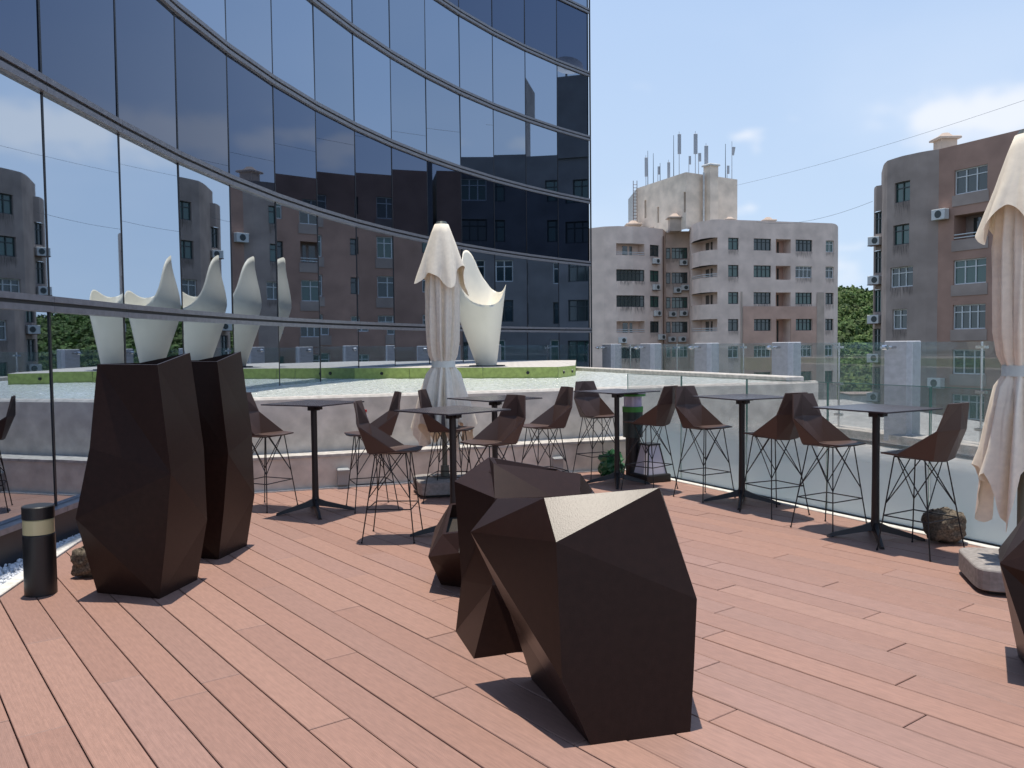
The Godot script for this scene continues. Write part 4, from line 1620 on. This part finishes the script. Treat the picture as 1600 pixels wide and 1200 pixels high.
func px3(x: float, y: float, d: float) -> Vector3:
	# a point at depth d on the bearing measured for it
	var r := deg_to_rad(0.6)
	var u := ((x - 800.0) * cos(r) + (600.0 - y) * sin(r)) / 1335.0
	var v := (-(x - 800.0) * sin(r) + (600.0 - y) * cos(r)) / 1335.0
	var p := deg_to_rad(2.62)
	var dirv := Vector3(u, v * cos(p) - sin(p), -cos(p) - v * sin(p))
	return Vector3(0, EYE, 0) + dirv * (d / -dirv.z)
func ground_at(x: float, y: float) -> Vector3:
	var a := px3(x, y, 1.0)
	return px3(x, y, EYE / (EYE - a.y))
func local(rings: Array, at: Vector3) -> Array:
	var out := []
	for r in rings:
		var q := []
		for p in r:
			q.append(p - at)
		out.append(q)
	return out
func build_planters() -> void:
	# tall one by the glass; corners: front left, front, right, back
	var at := Vector3(-2.45, 0, -5.62)
	var tall := [
		[Vector3(-2.74, 0, -5.55), Vector3(-2.27, 0, -5.40), Vector3(-2.19, 0, -5.84), Vector3(-2.62, 0, -5.98)],
		[Vector3(-2.80, 0.52, -5.42), Vector3(-2.22, 0.36, -5.40), Vector3(-2.14, 0.40, -5.92), Vector3(-2.78, 0.55, -6.05)],
		[px3(140, 700, 5.45), px3(267, 740, 5.38), px3(318.5, 700, 5.92), Vector3(-2.74, 1.0, -6.08)],
		[px3(152, 569, 5.55), px3(246, 570, 5.40), px3(297, 551, 5.88), Vector3(-2.62, 1.50, -6.02)]]
	var fl := [[true, false, false, true], [false, true, false, true], [true, true, false, false]]
	var t := thing("tall_planter", "tall dark brown faceted planter next to the black bollard light", "planter", at, 0.0, "faceted brown planters")
	facet_pot(t, local(tall, at), fl, 0.6)
	var t2 := thing("tall_planter", "tall dark brown faceted planter half hidden behind its twin", "planter", Vector3(-2.41, 0, -6.62), 0.0, "faceted brown planters")
	var tall2 := []
	for r in local(tall, at):
		var q := []
		for p in r:
			q.append(Vector3(p.x * 0.97, p.y * 1.0, p.z))
		tall2.append(q)
	facet_pot(t2, tall2, fl, 0.6)
	# big low one in front
	at = Vector3(0.40, 0, -3.75)
	var F := Vector3(0.30, 0, -3.34)
	var E_ := Vector3(0.72, 0, -3.45)
	var R_ := Vector3(0.66, 0, -4.05)
	var I_ := Vector3(0.08, 0, -4.02)
	var Cc := px3(869, 847, 3.42)
	var pn := (E_ - F).cross(Cc - F).normalized()
	var on := func(x: float, y: float) -> Vector3:
		var o := Vector3(0, EYE, 0)
		var d := px3(x, y, 1.0) - o
		return o + d * ((F - o).dot(pn) / d.dot(pn))
	print("planter front ", on.call(1030, 762), on.call(1089, 936), on.call(878, 1063))
	var big := [
		[F, E_, R_, I_],
		[on.call(878, 1063), on.call(1084, 1050), Vector3(0.80, 0.42, -4.15), Vector3(-0.02, 0.30, -4.08)],
		[Cc, on.call(1089, 936), Vector3(0.82, 0.60, -4.2), px3(735, 831, 4.05)],
		[px3(850, 778, 3.62), px3(1030, 762, 3.612), Vector3(0.74, 0.86, -4.22), px3(777, 779, 4.12)]]
	t = thing("low_planter", "broad dark brown faceted planter with a sunlit sloping facet on top", "planter", at, 0.0, "faceted brown planters")
	facet_pot(t, local(big, at), [[false, true, false, true], [true, false, false, true], [false, false, true, false]], 0.5)
	# the one behind it
	at = Vector3(0.0, 0, -4.7)
	var G1 := Vector3(-0.33, 0, -4.72)
	var G2 := Vector3(-0.21, 0, -4.30)
	var G3 := Vector3(0.12, 0, -4.42)
	var G4 := Vector3(0.38, 0, -4.95)
	var G5 := Vector3(0.0, 0, -5.15)
	var second := [
		[G1, G2, G3, G4, G5],
		[px3(721, 907, 4.72), px3(769, 915, 4.42), px3(850, 900, 4.42), Vector3(0.52, 0.42, -4.85), Vector3(0.0, 0.45, -5.3)],
		[px3(710, 752, 4.80), px3(773, 778, 4.55), px3(905, 800, 4.60), Vector3(0.56, 0.62, -4.95), Vector3(0.0, 0.70, -5.4)],
		[px3(764, 714, 5.05), px3(771, 724, 4.75), px3(907, 740, 4.90), px3(926, 766, 5.05), px3(873, 733, 5.40)]]
	t = thing("low_planter", "broad dark brown faceted planter with a hollow notch at its foot, behind the front one", "planter", at, 0.0, "faceted brown planters")
	facet_pot(t, local(second, at), [[false, true, false, false, true], [false, true, true, false, true], [true, true, false, true, false]], 0.4)
	# low pot farther back
	at = Vector3(-0.25, 0, -5.75)
	var small := [
		[Vector3(-0.49, 0, -5.66), Vector3(-0.30, 0, -5.56), Vector3(0.02, 0, -5.66), Vector3(-0.12, 0, -6.05), Vector3(-0.42, 0, -5.98)],
		[px3(669, 870, 5.50), px3(717, 864, 5.38), Vector3(0.12, 0.26, -5.55), Vector3(-0.02, 0.26, -6.2), Vector3(-0.56, 0.30, -6.05)],
		[px3(691, 835, 5.62), px3(718, 832, 5.50), Vector3(0.06, 0.44, -5.62), Vector3(-0.08, 0.50, -6.12), px3(703, 787, 6.02)]]
	t = thing("small_planter", "small dark brown faceted pot with a pale sunlit facet, behind the low planters", "planter", at, 0.0, "faceted brown planters")
	facet_pot(t, local(small, at), [[true, false, true, false, true], [true, false, true, false, true]], 0.5)
	# one more at the right, only a corner of it in view
	at = Vector3(2.62, 0, -3.98)
	var side := [
		[Vector3(2.42, 0, -3.86), Vector3(2.80, 0, -3.72), Vector3(3.02, 0, -4.08), Vector3(2.55, 0, -4.26)],
		[px3(1562, 880, 3.98), Vector3(2.72, 0.42, -3.60), Vector3(3.14, 0.5, -4.10), Vector3(2.55, 0.5, -4.45)],
		[Vector3(2.46, 0.72, -3.98), Vector3(2.78, 0.78, -3.78), Vector3(2.98, 0.80, -4.08), Vector3(2.62, 0.74, -4.30)]]
	t = thing("low_planter", "dark brown faceted planter beside the base of the right-hand parasol", "planter", at, 0.0, "faceted brown planters")
	facet_pot(t, local(side, at), [[true, false, true, false], [false, true, false, true]], 0.5)

# ------------------------------------------------------------------ folded parasols
func build_umbrella(label: String, at: Vector3, turn: float, seed_: int, tail: float, flare: float) -> void:
	var t := thing("parasol", label, "parasol", at, turn, "folded cream parasols")
	var n := FastNoiseLite.new()
	n.seed = seed_
	n.frequency = 0.9
	var K := 160
	# gathered cloth: radius against height, with folds that deepen towards the hem
	var prof := [[2.84, 0.06], [2.7, 0.11], [2.45, 0.155], [2.2, 0.165], [1.9, 0.165], [1.65, 0.155], [1.5, 0.135], [1.42, 0.115], [1.38, 0.115], [1.3, 0.15], [1.1, 0.205], [0.9, 0.255], [0.72, 0.285]]
	var rings := []
	for i in prof.size():
		var y: float = prof[i][0]
		var r: float = prof[i][1]
		var ring := []
		var f := clampf((2.84 - y) / 2.1, 0.0, 1.0)
		for k in K:
			var a := TAU * k / K
			var ph := a * 4.0 + 1.1 * sin(a * 2.0 + seed_) + 0.8 * n.get_noise_2d(y * 1.2, seed_ + a)
			var fold := 0.42 * (pow(absf(sin(ph)), 0.7) - 0.66) + 0.12 * n.get_noise_3d(cos(a) * 2.5, y * 1.1, sin(a) * 2.5)
			fold += 0.06 * sin(a * 19.0 + y * 2.0) + 0.05 * n.get_noise_3d(cos(a) * 9.0, y * 3.0, sin(a) * 9.0)
			var tie := 0.35 if absf(y - 1.4) < 0.06 else 1.0
			var rr := r * (1.0 + fold * tie * (0.5 + 0.9 * f))
			if y < 1.35:
				rr *= lerpf(1.0, flare, clampf((1.35 - y) / 0.4, 0.0, 1.0))
			var yy := y
			if i == prof.size() - 1:
				yy += -tail * maxf(0.0, sin(a * 4.0 + seed_)) + 0.06 * sin(a * 8.0)
			elif i == prof.size() - 2:
				yy += -0.3 * tail * maxf(0.0, sin(a * 4.0 + seed_))
			ring.append(Vector3(cos(a) * rr, yy, sin(a) * rr))
		rings.append(ring)
	var mb := MB.new(true)
	mb.loft(rings, true)
	obj("canopy", mb.done(), M.cloth, t)
	# the loose vent layer hanging over the top
	rings = []
	for i in 9:
		var f := i / 8.0
		var ring := []
		for k in K:
			var a := TAU * k / K
			var corner := pow(absf(cos(a * 2.0 + 0.4)), 3.0)
			var drop := 0.50 + 0.20 * corner + 0.06 * sin(a * 3.0 + seed_)
			var y := 2.90 - drop * pow(f, 0.9)
			var r := 0.075 + (0.165 + 0.05 * corner) * pow(f, 0.8)
			r *= 1.0 + f * (0.10 * sin(a * 8.0 + 1.0 + seed_) + 0.10 * n.get_noise_3d(cos(a) * 2.0 + 9.0, f, sin(a) * 2.0))
			ring.append(Vector3(cos(a) * r, y, sin(a) * r))
		rings.append(ring)
	mb = MB.new(true)
	mb.loft(rings, true, true)
	obj("vent_flap", mb.done(), M.cloth, t)
	mb = MB.new(true)
	rings = []
	for q in [[1.435, 0.118], [1.435, 0.128], [1.365, 0.128], [1.365, 0.118]]:
		var ring := []
		for k in 40:
			ring.append(Vector3(cos(TAU * k / 40.0) * q[1], q[0], sin(TAU * k / 40.0) * q[1]))
		rings.append(ring)
	mb.loft(rings, true)
	obj("strap", mb.done(), M.cloth, t)
	mb = MB.new()
	mb.tube(Vector3(0, 0.15, 0), Vector3(0, 2.92, 0), 0.028, 0.028, 14)
	mb.tube(Vector3(0, 2.89, 0), Vector3(0, 2.93, 0), 0.075, 0.05, 14)
	mb.tube(Vector3(0, 0.16, 0), Vector3(0, 0.30, 0), 0.05, 0.045, 14)
	mb.tube(Vector3(0, 0.17, 0), Vector3(0, 0.185, 0), 0.13, 0.12, 18)
	obj("pole", mb.done(), M.umbrella_pole, t)
	# rounded block
	mb = MB.new()
	rings = []
	for q in [[0.03, 0.315], [0.036, 0.322], [0.155, 0.322], [0.163, 0.318], [0.168, 0.308]]:
		var ring := []
		for k in 64:
			var a := TAU * k / 64.0
			var e := pow(pow(absf(cos(a)), 7.0) + pow(absf(sin(a)), 7.0), -1.0 / 7.0)
			ring.append(Vector3(cos(a) * q[1] * e, q[0], sin(a) * q[1] * e))
		rings.append(ring)
	mb.loft(rings, true, true, true)
	var base := obj("base_block", mb.done(), M.umbrella_base, t)
	mb = MB.new()
	mb.slab(Vector3(0, 0.016, 0), Vector3(0.5, 0.03, 0.5), 0.004)
	obj("black_slab", mb.done(), M.black, base)  # thin black slab, narrower than the base block above it
func build_umbrellas() -> void:
	build_umbrella("folded cream parasol by the pool wall in front of the sculpture", Vector3(-0.74, 0, -9.25), 0.25, 2, 0.16, 1.0)
	build_umbrella("folded cream parasol beside the glass balustrade and the brown planter", Vector3(3.30, 0, -5.50), 1.3, 5, 0.30, 0.82)

# ------------------------------------------------------------------ small things
func rock_mesh(size: Vector3, seed_: int) -> ArrayMesh:
	var n := FastNoiseLite.new()
	n.seed = seed_
	n.frequency = 1.1
	n.noise_type = FastNoiseLite.TYPE_CELLULAR
	n.cellular_return_type = FastNoiseLite.RETURN_DISTANCE
	var n2 := FastNoiseLite.new()
	n2.seed = seed_ + 1
	n2.frequency = 1.6
	n2.fractal_octaves = 5
	var mb := MB.new(true)
	var rings := []
	for i in 33:
		var ph := PI * i / 32.0
		var ring := []
		for k in 56:
			var a := TAU * k / 56.0
			var d := Vector3(sin(ph) * cos(a), cos(ph), sin(ph) * sin(a))
			var e := pow(pow(absf(d.x), 3.5) + pow(absf(d.y), 3.5) + pow(absf(d.z), 3.5), -1.0 / 3.5)
			var r := e * (0.86 + 0.20 * n.get_noise_3d(d.x * 2.2, d.y * 2.2, d.z * 2.2) + 0.16 * n2.get_noise_3d(d.x, d.y, d.z))
			var p := d * r
			p.y = maxf(p.y, -0.85)
			ring.append(Vector3(p.x * size.x * 0.5, (p.y + 0.85) * size.y * 0.54, p.z * size.z * 0.5))
		rings.append(ring)
	mb.loft(rings, true)
	return mb.done()
func build_small_things() -> void:
	# bollard light
	var t := thing("bollard_light", "black cylindrical bollard light with a pale yellow band near its top", "bollard", Vector3(-3.11, 0, -5.55))
	var mb := MB.new(true)
	for q in [[0.0, 0.40, 0.097, M.black, "body"], [0.402, 0.50, 0.094, M.lamp_band, "light_band"], [0.502, 0.585, 0.097, M.black, "cap"]]:
		mb = MB.new(false)
		mb.tube(Vector3(0, q[0], 0), Vector3(0, q[1] - 0.006, 0), q[2], q[2], 40)
		mb.tube(Vector3(0, q[1] - 0.006, 0), Vector3(0, q[1], 0), q[2], q[2] - 0.006, 40)
		obj(q[4], mb.done(), q[3], t)
	tag(obj("rock", rock_mesh(Vector3(0.27, 0.24, 0.24), 5), M.rock), "rough brown rock beside the bollard light", "rock").position = Vector3(-3.0, 0, -5.98)
	tag(obj("rock", rock_mesh(Vector3(0.36, 0.30, 0.34), 12), M.rock), "rough brown rock at the foot of the glass balustrade", "rock").position = Vector3(3.42, 0, -6.72)
	# bottle on a stool
	t = thing("bottle", "small clear drink bottle with red cap and red label", "bottle", Vector3(-1.45, 0.752, -8.42))
	mb = MB.new(true)
	var rings := []
	for q in [[0.0, 0.026], [0.006, 0.031], [0.06, 0.031], [0.09, 0.029], [0.13, 0.031], [0.16, 0.026], [0.19, 0.012], [0.205, 0.011]]:
		var ring := []
		for k in 18:
			ring.append(Vector3(cos(TAU * k / 18.0) * q[1], q[0], sin(TAU * k / 18.0) * q[1]))
		rings.append(ring)
	mb.loft(rings, true, true)
	obj("body", mb.done(), M.bottle, t)
	mb = MB.new()
	mb.tube(Vector3(0, 0.2, 0), Vector3(0, 0.225, 0), 0.0145, 0.0145, 16)
	obj("cap", mb.done(), M.red, t)
	mb = MB.new()
	mb.tube(Vector3(0, 0.065, 0), Vector3(0, 0.115, 0), 0.0318, 0.0318, 18, false)
	obj("label", mb.done(), M.red, t)
	# insect trap by the corner
	t = thing("insect_trap", "dark cylindrical insect trap with green rings and lilac lamp housing", "insect trap", Vector3(1.42, 0, -10.05))
	for q in [["stand", 0.0, 0.50, 0.085, M.pole], ["body", 0.502, 0.80, 0.118, M.dark_green], ["lower_ring", 0.80, 0.86, 0.122, M.green], ["lamp_housing", 0.862, 0.985, 0.105, M.purple], ["upper_ring", 0.985, 1.01, 0.15, M.green], ["lid", 1.012, 1.04, 0.16, M.table]]:
		mb = MB.new()
		mb.tube(Vector3(0, q[1], 0), Vector3(0, q[2], 0), q[3], q[3] * (0.85 if q[0] == "lid" else 1.0), 28)
		obj(q[0], mb.done(), q[4], t)
	# lantern
	t = thing("floor_lantern", "tapered floor lantern with pale panels and black frame", "lantern", Vector3(1.60, 0, -9.92), 0.5)
	mb = MB.new()
	mb.slab(Vector3(0, 0.045, 0), Vector3(0.34, 0.09, 0.34), 0.01)
	obj("base", mb.done(), M.black, t)
	var lo := 0.135
	var hi := 0.075
	for k in 4:
		var a := PI * 0.5 * k
		var b := Basis(Vector3.UP, a)
		mb = MB.new()
		mb.quad(b * Vector3(-lo, 0.092, lo), b * Vector3(lo, 0.092, lo), b * Vector3(hi, 0.42, hi), b * Vector3(-hi, 0.42, hi), b * Vector3(0, 0.2, 1))
		obj("panel", mb.done(), M.lilac, t)
		mb = MB.new()
		mb.tube(b * Vector3(lo, 0.09, lo), b * Vector3(hi, 0.43, hi), 0.009, 0.009, 6)
		obj("edge_bar", mb.done(), M.black, t)
	mb = MB.new()
	mb.slab(Vector3(0, 0.43, 0), Vector3(0.175, 0.018, 0.175), 0.003)
	obj("top_plate", mb.done(), M.black, t)
	# crumpled bag
	mb = MB.new()
	var n := FastNoiseLite.new()
	n.seed = 15
	n.frequency = 2.2
	rings = []
	for i in 15:
		var ph := PI * i / 14.0
		var ring := []
		for k in 22:
			var a := TAU * k / 22.0
			var d := Vector3(sin(ph) * cos(a), cos(ph), sin(ph) * sin(a))
			var r := 1.0 + 0.75 * n.get_noise_3d(d.x * 1.6, d.y * 1.6, d.z * 1.6)
			var p := d * r * 0.15
			p.y = maxf(p.y * 1.1, -0.12)
			ring.append(p + Vector3(0, 0.12, 0))
		rings.append(ring)
	mb.loft(rings, true)
	tag(obj("crumpled_bag", mb.done(), M.green_bag), "crumpled green plastic bag on the deck by the corner table", "bag").position = Vector3(1.20, 0.002, -10.35)
	# socket boxes on the pool wall
	for q in [[-1.93, 0.13, "grey hooded socket box low on the pool wall"], [0.55, 0.12, "small pale socket box on the pool wall near the parasol"]]:
		t = thing("socket_box", q[2], "socket", Vector3(q[0], q[1], wall_low(q[0]) + 0.035), 0.33, "socket boxes on the pool wall")
		mb = MB.new()
		mb.slab(Vector3.ZERO, Vector3(0.13, 0.19, 0.07), 0.008)
		obj("box", mb.done(), M.socket, t)
		mb = MB.new()
		mb.slab(Vector3(0, 0.075, 0.05), Vector3(0.14, 0.02, 0.06), 0.004)
		obj("hood", mb.done(), M.socket, t)
